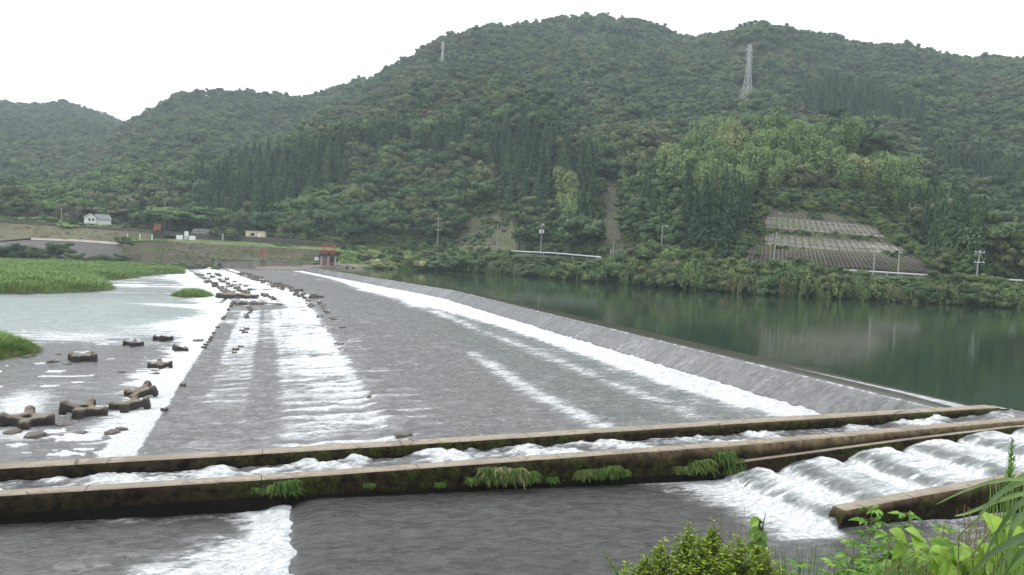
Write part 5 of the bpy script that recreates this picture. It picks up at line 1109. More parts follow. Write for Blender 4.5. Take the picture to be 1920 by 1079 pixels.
TUFTS = proto_coll('tufts', [tuft_mesh(i, 80, 1.0, .75, w=.05, droop=.65) for i in range(4)]); FTUFTS = proto_coll('fine_tufts', [tuft_mesh(10+i, 80, 1.0, .55, w=.035, droop=.7) for i in range(4)]); DTUFTS = proto_coll('dry_tufts', [tuft_mesh(20+i, 60, 1.0, .6, 'grass_dry', .05, .8) for i in range(2)])
def island(name, poly, z0, hmax, sp, coll, h, lab, soil='bank_soil', dry=0):
    pw = np.array([on_z(u, v, z0)[:] for u, v in poly]); x0, y0 = pw[:, 0].min(), pw[:, 1].min(); x1, y1 = pw[:, 0].max(), pw[:, 1].max(); poly2 = [(p[0], p[1]) for p in pw]
    def dist(x, y):
        d = np.full(x.shape, 1e9); n_ = len(poly2)
        for i in range(n_):
            ax, ay = poly2[i]; bx, by = poly2[(i+1) % n_]; vx, vy = bx-ax, by-ay; t = np.clip(((x-ax)*vx+(y-ay)*vy)/(vx*vx+vy*vy+1e-9), 0, 1); d = np.minimum(d, np.hypot(x-ax-t*vx, y-ay-t*vy))
        return np.where(pin(poly2, x, y), d, -d)
    gs = max(.25, sp*.6); X, Y = np.meshgrid(np.arange(x0-2, x1+2, gs), np.arange(y0-2, y1+2, gs), indexing='ij'); d = dist(X, Y)+(fbm(X*.3, Y*.3, 951, 3)-.5)*1.6*min(1, sp)
    top = lambda d, x, y: z0 + hmax*(1-np.exp(-np.maximum(d, 0)/(3.2*sp+.6)))*(.75+.5*fbm(x*.09, y*.09, 953, 3)) + np.minimum(d, 0)*.4
    tag(link(name, up_grid(name, X, Y, top(d, X, Y), [M[soil]])), kind='structure')
    PX, PY = np.meshgrid(np.arange(x0, x1, sp), np.arange(y0, y1, sp), indexing='ij'); PX = PX.ravel()+rng.uniform(-.5, .5, PX.size)*sp; PY = PY.ravel()+rng.uniform(-.5, .5, PY.size)*sp; d = dist(PX, PY); k = d > .15
    PX, PY, d = PX[k], PY[k], d[k]; PZ = top(d, PX, PY)-.05; u, v = proj(PX, PY, PZ); k = (u > -150); PX, PY, PZ, d = PX[k], PY[k], PZ[k], d[k]
    s_ = h*rng.uniform(.7, 1.25, len(PX))*(.45+.55*np.clip(d/2.0, 0, 1))*(.75+.5*fbm(PX*.15, PY*.15, 957, 2)); dr = rng.uniform(0, 1, len(PX)) < dry*np.exp(-d/1.6)
    P3 = np.stack([PX, PY, PZ], 1); tag(gn_scatter(name.replace('island', 'grass'), coll, P3[~dr], s_[~dr], rng.uniform(0, 6.28, (~dr).sum()), ''), lab, 'grass')
    if dr.sum(): tag(gn_scatter(name.replace('island', 'dry_grass'), DTUFTS, P3[dr], s_[dr]*.8, rng.uniform(0, 6.28, dr.sum()), ''), 'straw coloured dry grass at the island rim', 'grass')
    print(name, len(PX))
island('far_island', [(-160,556),(0,552),(60,553),(110,551),(180,548),(214,544),(205,536),(185,527),(240,524),(270,519),(300,515.5),(345,514),(350,509),(300,506.5),(230,503),(100,498),(-160,493)], -3.6, 1.1, 1.25, TUFTS, 1.75, 'bright green reed grass covering the far river island', dry=.5)
island('near_island', [(-200,700),(0,676),(35,671),(62,667),(80,660),(60,650),(30,640),(0,633),(-200,620)], -3.6, .75, .42, FTUFTS, .95, 'bright green grass on the small island at the left edge', dry=.35)
island('tuft_island', [(318,556),(345,559.5),(380,559.5),(400,556),(385,551),(340,550)], -3.6, .35, .55, FTUFTS, 1.25, 'green grass tuft growing on the spit beside the apron', dry=.2)
# ------------------------------------------------------------------ shrubs of the far river bank
vt_u = [780, 830, 880, 940, 1000, 1060, 1132, 1155, 1185, 1230, 1262, 1300, 1345, 1400, 1440, 1478, 1520, 1560, 1600, 1640, 1700, 1745, 1790, 1830, 1870, 1905, 1960, 2050]
vt_v = [486, 478, 472, 472, 474, 477, 486, 474, 458, 441, 455, 472, 486, 486, 488, 481, 486, 497, 505, 511, 516, 508, 510, 512, 509, 524, 517, 520]
SH_LAB = [(700, 900, 'between the grassy bank and the white rail'), (900, 1132, 'under the long white guard rail'), (1132, 1320, 'in the tall clump around the lamp pole'), (1320, 1480, 'below the left part of the large slope'), (1480, 1640, 'below the pale panels of the large slope'), (1640, 1780, 'below the right end of the large slope'), (1780, 2200, 'below the white pole at the right')]
shr_meshes = PROTO['bank'][1]; shr_dark = [broad_crown(151+i, M['leaf_dark'], 26, 32, .07, .7, 1.2) for i in range(2)]; shr_drape = []
def drape(seed):
    """a mound hung with creepers: cards hang over the water side"""
    rg = np.random.default_rng(seed); V = []; T = []
    for k in range(60):
        d = sph(1, rg, -.1)[0]; p0 = d*np.array([1, 1, .95])*rg.uniform(.8, 1.02)+np.array([0, 0, .75]); L = rg.uniform(.25, .75); m = 14; t = np.linspace(0, 1, m); p = p0+np.stack([d[0]*.12*t, d[1]*.12*t, -L*t], 1)+rg.normal(0, .035, (m, 3)); tt = rg.uniform(0, 1)
        v, tn = cards(p, np.tile(d*np.array([1, 1, .6]), (m, 1)), .075, rg, .6, .4, np.clip(tt*.6+.3*(1-t)+rg.uniform(-.1, .1, m), 0, 1)); V.append(v); T.append(tn)
    return card_mesh('crown', np.concatenate(V), np.concatenate(T), M['leaf_bank'])
shr_drape = [drape(161+i) for i in range(3)]
rg = random.Random(5); ns = 0
STEM = MB(); 
for a in range(5): STEM.path([(0, 0, -1.2), (.12*math.cos(a*1.3), .12*math.sin(a*1.3), .2), (.4*math.cos(a*1.3), .4*math.sin(a*1.3), .85)], .05, .02, 5)
STEM = STEM.mesh('stem', [M['bark']], True)
for row in range(5):
    u = 800 + rg.uniform(0, 20)
    while u < 2010:
        az_ = az_el(u, 500)[0]; rs_, rf_ = float(shore_r(az_)), float(foot_r(az_))-11
        t = (row+.25+rg.uniform(-.25, .25))/5; r = rs_-1.5+(rf_-rs_-1.0)*t
        x, y = r*math.sin(az_), r*math.cos(az_); z = max(-.3, float(terrain_z(np.array(x), np.array(y), False)))
        vlim = np.interp(u, vt_u, vt_v)+(rg.uniform(0, 5) if (950 < u < 1130 or 1650 < u < 1745 or 1885 < u < 1915) else rg.uniform(-13, 7)); ztop = at(u, vlim, r).z
        hmax = (ztop-z)*(.97 if row >= 3 else rg.uniform(.6, .95)); R_ = rg.uniform(1.9, 4.3)*(1.12 if 1150 < u < 1300 else 1)
        h = min(hmax, R_*1.9)
        step = R_*1500/r*(1.05 if row else .8)
        if u > 2010 or (u < 860 and row < 2): u += step; continue
        if h > .7:
            sel = rg.random(); me = (shr_drape[ns % 3] if (row < 2 and sel < .62) else (shr_dark[ns % 2] if sel > .84 else shr_meshes[ns % 4]))
            e = empty('bank_shrub', (x, y, z), rg.uniform(0, 6.28)); wl = next((w for a, b, w in SH_LAB if a <= u < b), SH_LAB[-1][2])
            nm = 'creeper hung shrub' if me in shr_drape else ('dark green shrub' if me in shr_dark else 'leafy green shrub')
            tag(e, nm+' on the far bank '+wl, 'shrub', nm+'s '+wl); c = link('crown', me, e); c.scale = (R_, R_, h/1.72); c.location.z = -.1*h; s_ = link('stems', STEM, e); s_.scale = (R_*.5, R_*.5, h*.6); ns += 1
        u += step
print('shrubs', ns)
# pale flowering bushes and rough growth on the grassy bank
for u, v, w_, r, lab, mt in ((705,493,30,263,'large cream flowering bush hanging over the water right of the red gate','c'), (768,484,13,268,'small cream flowering bush high on the grassy bank','c'), (787,494,21,267,'cream flowering bush low on the grassy bank','c'), (735,500,14,264,'small pale bush at the waterline of the grassy bank','c'), (690,482,20,272,'green bush left above the large cream bush','g'), (812,498,30,268,'green bush at the right end of the grassy bank','g'), (842,496,34,268,'broad green bush where the grassy bank meets the thicket','g'), (825,482,26,276,'green bush on the upper grassy bank','g'), (750,474,14,281,'low green bush under the trimmed hedge','g'), (868,492,34,266,'leafy green bush beside the thicket','g'), (800,476,18,281,'small green bush under the right end of the trimmed hedge','g'),
        (25,470,46,300,'dark rounded bush in front of the grey revetment at far left','d'), (55,472,26,299,'olive bush beside the dark rounded bush','g'), (108,470,40,298,'green bush in front of the middle of the grey revetment','g'), (80,476,30,296,'low olive bush between the two bushes at the revetment','g'), (140,486,30,292,'low olive scrub below the grey revetment','g'), (190,488,34,290,'low scrub at the right foot of the grey revetment','g'), (228,484,24,296,'green scrub where the revetment meets the stone face','g'), (232,452,22,310,'yellow green bush at the end of the pale ledge','g'),
        (62,408,60,356,'yellow green scrub behind the dike wall left of the house','l'), (140,417,70,352,'yellow green scrub in front of the farm house','l'), (225,424,60,346,'yellow green scrub right of the farm house','l'), (20,407,50,362,'yellow green scrub at the far left of the dike top','l'), (530,458,34,292,'bright green creeper mound on the grass path','l'), (560,464,34,290,'lower bright green creeper mound on the grass path','l'), (668,468,30,286,'bright green creeper mound behind the grassy bank','l'), (650,470,16,285,'small creeper mound left on the grassy bank','l')):
    w2_ = w_*r/F/2*1.25; p = at(u, v, r); me = {'c': broad_crown(int(u), M['leaf_cream'], 22, 22, .10, .8, 1.2), 'g': shr_meshes[int(u) % 4], 'd': shr_dark[0], 'l': PROTO['light'][1][int(u) % 2]}[mt]
    e = empty('flowering_bush' if mt == 'c' else 'bush', p, u); tag(e, lab, 'bush'); c = link('crown', me, e); flat = .42 if mt == 'l' else .75; c.scale = (w2_, w2_, w2_*flat); c.location.z = -w2_*(.42 if mt == 'l' else .62); s_ = link('stems', STEM, e); s_.scale = (w2_*.5, w2_*.5, w2_*.5)
def hedge():
    rgl = np.random.default_rng(3); a, b_ = at(688, 462.5, 292), at(822, 467, 292); n_ = 5200; s = rgl.uniform(0, 1, n_); f = rgl.integers(0, 2, n_); P_ = np.array(a)[None]*(1-s[:, None])+np.array(b_)[None]*s[:, None]
    d = np.array((b_-a).normalized()); nr = np.cross(d, [0, 0, 1]); nr = nr if nr[1] < 0 else -nr; q = rgl.uniform(-.8, .8, n_); zz = rgl.uniform(-1.5, 1.1, n_)
    P_ += np.where(f[:, None] == 0, nr*q[:, None]+np.array([0, 0, 1.1]), nr*.8+zz[:, None]*np.array([0, 0, 1])); nn = np.where(f[:, None] == 0, np.array([0, 0, 1.]), nr); v, t = cards(P_, nn, .22, rgl, .8, .35)
    e = empty('trimmed_hedge', a); tag(e, 'long trimmed green hedge with a flat top above the grassy bank', 'hedge'); child(link('foliage', card_mesh('foliage', v, t, M['leaf_bank'])), e)
    m = MB(); c = (a+b_)/2; ang = math.atan2(d[1], d[0]); m.box((0, 0, -.3), ((b_-a).length/2, .62, 1.25)); o = m.build('branches', M['leaf_dark']); o.location = c; o.rotation_euler.z = ang; child(o, e)
hedge()
for u, vb, vtp, w_, lab in ((1190, 500, 458, 62, 'rounded green tree left in the clump around the lamp pole'), (1222, 500, 440, 70, 'tallest green tree in the clump beside the lamp pole'), (1262, 502, 452, 62, 'green tree right in the clump beside the lamp pole'), (1300, 505, 470, 52, 'lower green tree at the right end of the lamp pole clump'), (1165, 500, 474, 44, 'low green tree at the left end of the lamp pole clump'), (1492, 512, 481, 44, 'bushy green tree below the leaning pole on the far bank')):
    r = float(foot_r(az_el(u, 495)[0]))-15; p = at(u, vb, r); h = (vb-vtp)*r/F; W = w_*r/F/2; e = empty('bank_tree', p, u); tag(e, lab, 'tree'); c = link('crown', shr_meshes[int(u) % 4], e); c.scale = (W, W, h/1.72); s_ = link('trunk', TR[int(u) % 3], e); s_.scale = (h*.7,)*3
# single trees one can tell apart at the left
for u, v, w_, hpx, r, mt, lab, nm in ((340,436,98,58,338,'light','round spreading light green tree behind the grey cabinet','spreading_tree'), (276,408,92,66,372,'brown','dark bronze crowned tree behind the short pole','bronze_tree'), (192,410,66,26,366,'brown','low bronze tree arching over the farm house','bronze_tree'), (425,440,60,56,345,'broad','mid green tree right of the spreading light green tree','broadleaf_tree'), (498,448,66,62,335,'broad','bushy green tree behind the cream cabin','broadleaf_tree'), (455,446,52,60,340,'dark','dark green tree left of the cream cabin','evergreen_tree'), (560,452,70,62,330,'broad','mid green tree between the cabin and the red gate','broadleaf_tree')):
    w2_ = w_*r/F/2; h = hpx*r/F; p = at(u, v, r); e = empty(nm, p, 1.3); tag(e, lab, 'tree'); c = link('crown', broad_crown(int(u)+3, M['leaf_'+mt], 34, 34, .075, .38 if mt == 'light' else .6, 1.1), e); c.scale = (w2_, w2_, h*.80/1.5); c.location.z = h*.16; tk = link('trunk', TR[int(u) % 3], e); tk.scale = (h*.75,)*3

# rough grass and low scrub over the banks
def over(name, mesh_o, n_, coll, h0, h1, lab, seed, skip=()):
    rgl = np.random.default_rng(seed); me = mesh_o.data; co = np.zeros(len(me.vertices)*3); me.vertices.foreach_get('co', co); co = co.reshape(-1, 3); k = rgl.integers(0, len(co), n_); P_ = co[k]+rgl.normal(0, .8, (n_, 3))*np.array([1, 1, 0]); P_[:, 2] = co[k][:, 2]-.1
    dn = fbm(P_[:, 0]*.12, P_[:, 1]*.12+P_[:, 2]*.2, seed, 3); q = dn > .40; pu = proj(P_[:, 0], P_[:, 1], P_[:, 2])[0]; q &= ~np.any([(pu > a) & (pu < b_) for a, b_ in skip]+[pu < -1e9], axis=0); tag(gn_scatter(name, coll, P_[q], rgl.uniform(h0, h1, q.sum())*(.5+dn[q]), rgl.uniform(0, 6.28, q.sum()), ''), lab, 'grass')
B_ = bpy.data.objects; MT = proto_coll('bank_tufts', [tuft_mesh(40+i, 26, .8, .7, w=.14, droop=.8) for i in range(3)])
over('bank_rough_grass', B_['grassy_bank'], 1500, MT, .7, 1.5, 'rough green grass over the bank right of the gate', 1); over('bank_low_scrub', B_['grassy_bank'], 150, PROTO['bank'][0], .6, 1.3, 'low scrub dotted over the bank right of the gate', 2)
over('path_rough_grass', B_['embankment_path'], 700, MT, .3, .6, 'rough grass along the dike path', 3, [(325, 372)]); over('ledge_rough_grass', B_['embankment'], 350, MT, .3, .7, 'rough grass on the ledge by the small gate', 4); over('slope_rough_grass', B_['dike_slope'], 900, DTUFTS, .4, .9, 'dry grass on the dike slope', 5); over('dike_top_scrub', B_['dike_top'], 260, PROTO['bank'][0], .8, 1.8, 'low scrub on top of the dike', 6, [(436, 512), (350, 400), (140, 215), (325, 372)]); over('stone_scrub', B_['stone_revetment'], 260, MT, .4, 1.0, 'weeds growing in the stone pitching', 7); over('wall_scrub', B_['embankment_wall'], 200, MT, .4, .9, 'weeds growing on the mossy stone wall', 8)
over('shore_scrub', B_['far_shore'], 260, PROTO['bank'][0], .5, 1.1, 'low scrub along the muddy far shore', 9)
# ------------------------------------------------------------------ fern tufts on the wall
def fern_tuft(u, v, w_, hpx, lab, dryc=0):
    c = on_y(u, v, 24.73); k = c.length/F; W, H_ = w_*k, hpx*k; b = MB(); dr = MB(); rg = random.Random(int(u*7+v)); n_ = int(70+W*150)
    for i in range(n_):
        x = rg.uniform(-.5, .5)*W; base = Vector((x*.75, .02, H_*rg.uniform(-.1, .40))); a = rg.uniform(-1.1, 1.1)+x/W*1.0; L = H_*rg.uniform(.45, .85)
        d = Vector((math.sin(a)*.8, -math.cos(a)*.75, rg.uniform(.3, 1.1))).normalized(); sd = d.cross(Vector((0, 0, 1))).normalized(); N_ = 5; vs = []; tg = dr if rg.random() < dryc else b
        for q in range(N_+1):
            t = q/N_; p = base+d*L*t*.85-Vector((0, 0, 1))*(L*.75*t*t); ww = .020*(1-.8*t)+.003; vs += [p-sd*ww, p+sd*ww-Vector((0, 0, ww*.6))]
        tg.add(vs, [(2*q, 2*q+1, 2*q+3, 2*q+2) for q in range(N_)], 0, min(1, max(0, rg.gauss(.5, .28))))
        for q in range(1, N_):
            for s_ in (-1, 1):
                t = q/N_; p = base+d*L*t*.85-Vector((0, 0, 1))*(L*.75*t*t); tg.leaf(p, sd*s_*.8+d*.5-Vector((0, 0, .5)), (0, -.5, 1), L*.24*(1-t*.6), .020, .25, 0, min(1, max(0, rg.gauss(.5, .28))), 2)
    e = empty('fern_tuft', c); tag(e, lab, 'fern', 'green tufts hanging on the fishway wall'); b.build('fronds', M['fern'], e)
    if dr.v: dr.build('dry_fronds', M['grass_dry'], e)
for q in ((484,922,28,16,'smallest green tuft at the left end of the wall tufts',0), (512,920,36,24,'middle tuft of the left three above the white spill',0), (540,917,40,36,'tall bright tuft directly over the basin lip',0), (692,912,22,14,'lone small tuft between the basin lip and the wide clump',0), (824,911,18,14,'tiny tuft left of the wide drooping clump',.1), (884,904,24,20,'low tuft at the left end of the wide drooping clump',0), (924,894,60,42,'wide drooping tuft with dry stalks, left half of the clump',.2), (960,896,52,42,'wide drooping tuft with dry stalks, right half of the clump',.15), (994,897,28,30,'round tuft right beside the wide drooping clump',0), (1036,902,22,16,'small flat tuft right of the round tuft',0), (1096,893,38,28,'left tuft of the four beneath the mossy patch',0), (1122,890,36,26,'second tuft of the four beneath the mossy patch',0), (1148,887,36,30,'third and tallest tuft of the four beneath the mossy patch',0), (1170,890,22,20,'last small tuft of the four beneath the mossy patch',0),
          (1280,884,46,22,'low spreading tuft left of the tall fern at the cascade',0), (1316,878,52,36,'broad dark green tuft beside the tall fern at the cascade',0), (1360,862,36,34,'tallest fern tuft high on the wall above the cascade',0), (1376,876,32,36,'hanging fern right at the foot of the ledge above the cascade',0), (1425,869,42,16,'small yellow green tuft under the sloping ledge',.1)): fern_tuft(*q)
# ------------------------------------------------------------------ near bank
gz = lambda x, y: 4.3-.36*y + .10*(fbm(np.asarray(x)*.8, np.asarray(y)*.8, 1001, 3)-.5)
X, Y = np.meshgrid(np.linspace(-40, 60, 120), np.linspace(-12, 17.6, 60), indexing='ij'); tag(link('near_bank', up_grid('near_bank', X, Y, np.where(Y < .6, 4.1, gz(X, Y)), [M['bank_soil']])), kind='structure')
def ground(p): return Vector((p.x, p.y, float(gz(p.x, p.y))))
def px_leaf(b, p, L, W, rg, up=.6, face=None, tint=None, bend=.3, segs=3, point=.55):
    a = rg.uniform(0, 6.283); d = Vector((math.cos(a), math.sin(a), rg.uniform(-.5, .45))); n_ = Vector((rg.gauss(0, .5), rg.gauss(0, .5)-.35, 1)); b.leaf(p, d, n_, L, W, bend, 0, rg.random() if tint is None else tint, segs, point)
def leafy_shrub(lobes, r, mat, leaf, lab, name='shrub', nl=9, width=.55, depth=.8):
    """lobes: (u, v_top, width px, sprigs) one bush of several shoots"""
    u, v_top = lobes[0][:2]; rg = random.Random(int(u)); g_ = ground(at(u, v_top, r)); e = empty(name, g_); tag(e, lab, 'shrub'); lb, sb_ = MB(), MB()
    for (u, v_top, w_, n_) in lobes:
        rr_ = r+rg.uniform(-.2, .25); top = at(u, v_top, rr_); off = Vector((top.x-g_.x, top.y-g_.y, 0)); H_ = top.z-g_.z; W = w_*r/F/2
        for i in range(n_):
            a = rg.uniform(0, 6.283); z = H_*(1-.55*rg.random()**1.3)*(1+.04*rg.gauss(0, 1)); rad = W*min(1, max(.01, (H_-z)/(H_*.13)+.02))**.5*(.5+.6*rg.random()); out = .05+.10*rg.random()**2
            p1 = off+Vector((rad*math.cos(a), rad*math.sin(a)*depth, z)); d0 = Vector((math.cos(a)*.7, math.sin(a)*.7, .9+rg.gauss(0, .3))).normalized(); p0 = p1-d0*(.10+out); sb_.path([p0, p0.lerp(p1, .5)+Vector((0, 0, .008)), p1], .003, .0012, 3); tt = rg.gauss(.5, .24)
            for k in range(nl):
                t = .1+.9*k/(nl-1); p = p0.lerp(p1, t); ang = k*2.4+a; sd = Vector((math.cos(ang), math.sin(ang), rg.uniform(-.1, .6))); lb.leaf(p, d0*.35+sd, Vector((rg.gauss(0, .5), rg.gauss(0, .5)-.3, 1)), leaf*rg.uniform(.55, 1.2), leaf*width*rg.uniform(.8, 1.3), .3, 0, min(1, max(0, tt+rg.gauss(0, .2)+(.15 if k > nl-3 else 0))), 2)
        for k in range(4): a = k*1.6; sb_.path([(off.x*.3, off.y*.3, -.1), off*.8+Vector((W*.3*math.cos(a), W*.2*math.sin(a), H_*.5)), off+Vector((W*.55*math.cos(a), W*.4*math.sin(a), H_*.85))], .010, .003, 5)
    lb.build('leaves', M[mat], e); sb_.build('stems', M['bark'], e); return e
leafy_shrub([(1290,1000,80,190), (1335,1004,90,210), (1385,1016,90,180), (1240,1030,90,170), (1210,1054,100,140), (1310,1030,150,240), (1420,1040,90,140), (1175,1070,90,90), (1360,1046,160,210)], 6.2, 'shrub_leaf', .041, 'dense yellow green small leaved shrub at the bottom edge over the dark basin')
leafy_shrub([(1440,1044,70,80), (1470,1060,70,60)], 6.5, 'shrub_leaf', .042, 'low small leaved shrub right below the leafy stake')
def weed(u, v_top, r, spread, lab, n_w=9, leaf=.11, name='weed_plant', start=.45, lw=.30, dens=3, flowers=0, lean=0):
    rg = random.Random(int(u*3+v_top)); top = at(u, v_top, r); g_ = ground(top); H_ = top.z-g_.z; e = empty(name, g_); tag(e, lab, 'weed'); lb, sb_ = MB(), MB(); bendx = rg.uniform(-.04, .04)+lean
    cl = lambda t: Vector((bendx*t*t, rg.uniform(-.002, .002), H_*t)); sb_.path([cl(t/6) for t in range(7)], .008, .003, 5)
    for k in range(n_w):
        t = start+(1-start)*(k+.5)/n_w; base = cl(t); sz = (1.1-.75*(t-start)/(1-start))
        for j in range(dens+1):
            a = k*1.9+j*6.283/dens+rg.uniform(-.4, .4); L = spread*sz*rg.uniform(.5, 1.0); d = Vector((math.cos(a), math.sin(a), .45)); tip = base+d*L*.8; sb_.path([base, base.lerp(tip, .5)+Vector((0, 0, .02)), tip], .003, .0015, 3); tt = rg.gauss(.5, .22)
            for q, (f, sgn) in enumerate(((.55, 1), (.55, -1), (.8, 1), (.8, -1), (1.0, 0))):
                sd = d.cross(Vector((0, 0, 1))).normalized()*sgn; lb.leaf(base.lerp(tip, f), d*.75+sd*.75+Vector((0, 0, -.15)), (rg.gauss(0, .25), rg.gauss(0, .25)-.2, 1), leaf*(.45+.55*sz)*rg.uniform(.8, 1.25)*(1.2 if sgn == 0 else .9), leaf*lw*(.45+.55*sz)*1.6, .38, 0, min(1, max(0, tt+rg.gauss(0, .15))), 3)
    lb.build('leaves', M['weed_leaf'], e); sb_.build('stem', M['stem'], e)
    if flowers:
        fb = MB()
        for k in range(flowers):
            a = k*2.4; p = cl(.93)+Vector((math.cos(a)*spread*.8, math.sin(a)*spread*.5, .02+.05*rg.random())); sb = MB(); fb.box(p, (.006, .006, .005)); fb.box(p+Vector((0, 0, .012)), (.006, .006, .005))
        fb.build('flower_heads', M['white_paint'], e)
weed(1632, 948, 6.4, .20, 'tall three part leaved weed in front of the nose of the short wall', 10, .105); weed(1700, 958, 6.5, .18, 'tall weed with pointed leaves against the brown wall face', 9, .10); weed(1771, 982, 6.6, .17, 'upright weed standing alone before the dark water', 8, .10, dens=4)
weed(1600, 1012, 6.2, .20, 'leafy weed at the bottom left of the weed group', 8, .09, dens=4); weed(1662, 1000, 6.0, .22, 'dense bushy weed below the tall weed by the wall nose', 10, .10, dens=4); weed(1560, 1046, 6.1, .16, 'short weed at the bottom edge left of the group', 7, .08, dens=4); weed(1735, 1022, 6.1, .20, 'dense weed below the gap between the tall weeds', 9, .095, dens=4); weed(1628, 1050, 5.6, .2, 'low dark weed in the front of the group', 8, .1, dens=4); weed(1500, 1048, 6.4, .14, 'small pale weed at the bottom edge between shrub and weeds', 7, .07, dens=4)
def stake(u, v0, v1, r):
    top = at(u, v0, r); mid = at(u-1, 1015, r); g_ = ground(top); e = empty('vine_stake', g_); tag(e, 'thin dark dead stalk topped by hanging vine leaves', 'plant'); b = MB(); H_ = top.z-g_.z; hm = mid.z-g_.z
    b.path([(0, 0, -.1), (.01, 0, hm-.15), (-.005, 0, hm+.06), (.0, 0, H_-.05)], .022, .006, 6); b.path([(.03, .02, hm-.3), (.02, .01, hm+.02), (.05, 0, hm+.22)], .012, .003, 5); b.build('stalk', M['bark'], e); rg = random.Random(4); lb = MB()
    for i in range(26):
        z = H_-.02-rg.random()*.26; a = rg.uniform(0, 6.28); lb.leaf((.01*math.cos(a), .01*math.sin(a), z), (math.cos(a), math.sin(a), -.45), (rg.gauss(0, .4), -.5, .8), rg.uniform(.07, .12), .07, .4, 0, rg.random(), 3)
    lb.build('leaves', M['vine_leaf'], e)
stake(1425, 968, 1050, 6.6)
def vine(pts_, r, lab, sc, seed, n_, box_):
    rg = random.Random(seed); u0, v0, u1, v1 = box_; c = at((u0+u1)/2, (v0+v1)/2, r); g_ = ground(c); e = empty('broad_leaved_vine', g_); tag(e, lab, 'vine'); lb, sb_ = MB(), MB(); org = Vector(g_)
    for i in range(n_+len(pts_)):
        if i < len(pts_): u, v, s_ = pts_[i]; rr_ = r-.15
        else: u, v, s_ = rg.uniform(u0, u1), v0+(v1-v0)*rg.random()**.8, rg.uniform(.7, 1.15); rr_ = r+rg.uniform(-.25, .7)
        p = at(u, v, rr_)-org; L = sc*s_; a = rg.uniform(-2.6, -.5); d = Vector((math.cos(a)*.8, math.sin(a)*.75, rg.uniform(-.75, -.05))); n1 = Vector((rg.gauss(0, .35), -.75+rg.gauss(0, .25), .8)); tt = min(1, max(0, rg.gauss(.45, .28) if i >= len(pts_) else .8))
        heart(lb, p, d, n1, L, L*.82, tt); q = p+Vector((rg.gauss(0, .05), rg.gauss(.12, .05), -rg.uniform(.12, .3))); sb_.path([q, q.lerp(p, .5)+Vector((0, 0, .02)), p], .004, .002, 4)
        if i % 3 == 0: base = Vector((q.x*.7, q.y*.7, 0)); sb_.path([base, base.lerp(q, .5)+Vector((rg.gauss(0, .06), 0, .05)), q], .006, .003, 4)
    lb.build('leaves', M['vine_leaf'], e); sb_.build('stems', M['stem'], e)
def heart(b, p, d, n1, L, W, tint):
    """a broad pointed leaf with a midrib fold and drooping tip"""
    d = d.normalized(); sd = d.cross(n1).normalized(); nn = sd.cross(d).normalized(); prof = [(-.06, .18), (.04, .78), (.22, 1.0), (.45, .88), (.68, .55), (.87, .22), (1.0, .0)]; vs = []
    for t, w in prof: c = p+d*(L*t)-nn*(L*.28*t*t); ww = W*.5*w; vs += [c-sd*ww+nn*(ww*.22), c-sd*ww*.5+nn*ww*.18, c, c+sd*ww*.5+nn*ww*.18, c+sd*ww+nn*(ww*.22)]
    b.add(vs, [(i*5+k, i*5+k+1, i*5+k+6, i*5+k+5) for i in range(len(prof)-1) for k in range(4)], 0, tint)
vine([(1672,993,1.0),(1700,992,.95),(1690,1020,1.0),(1722,1006,.95),(1716,1040,1.1)], 4.6, 'bright green broad leaved vine reaching up before the weeds', .098, 5, 26, (1655, 1010, 1790, 1085))
vine([(1800,1018,1.1),(1845,1022,1.1),(1775,1030,1.0),(1830,1050,1.2),(1880,1035,1.0)], 4.3, 'broad leaved vine mat across the bottom right corner', .105, 9, 95, (1745, 1022, 1935, 1090))
vine([(1855,965,1.1),(1880,1000,.9),(1905,985,1.0)], 3.9, 'broad leaved vine climbing among the long grass at the right edge', .10, 13, 14, (1850, 960, 1930, 1040))
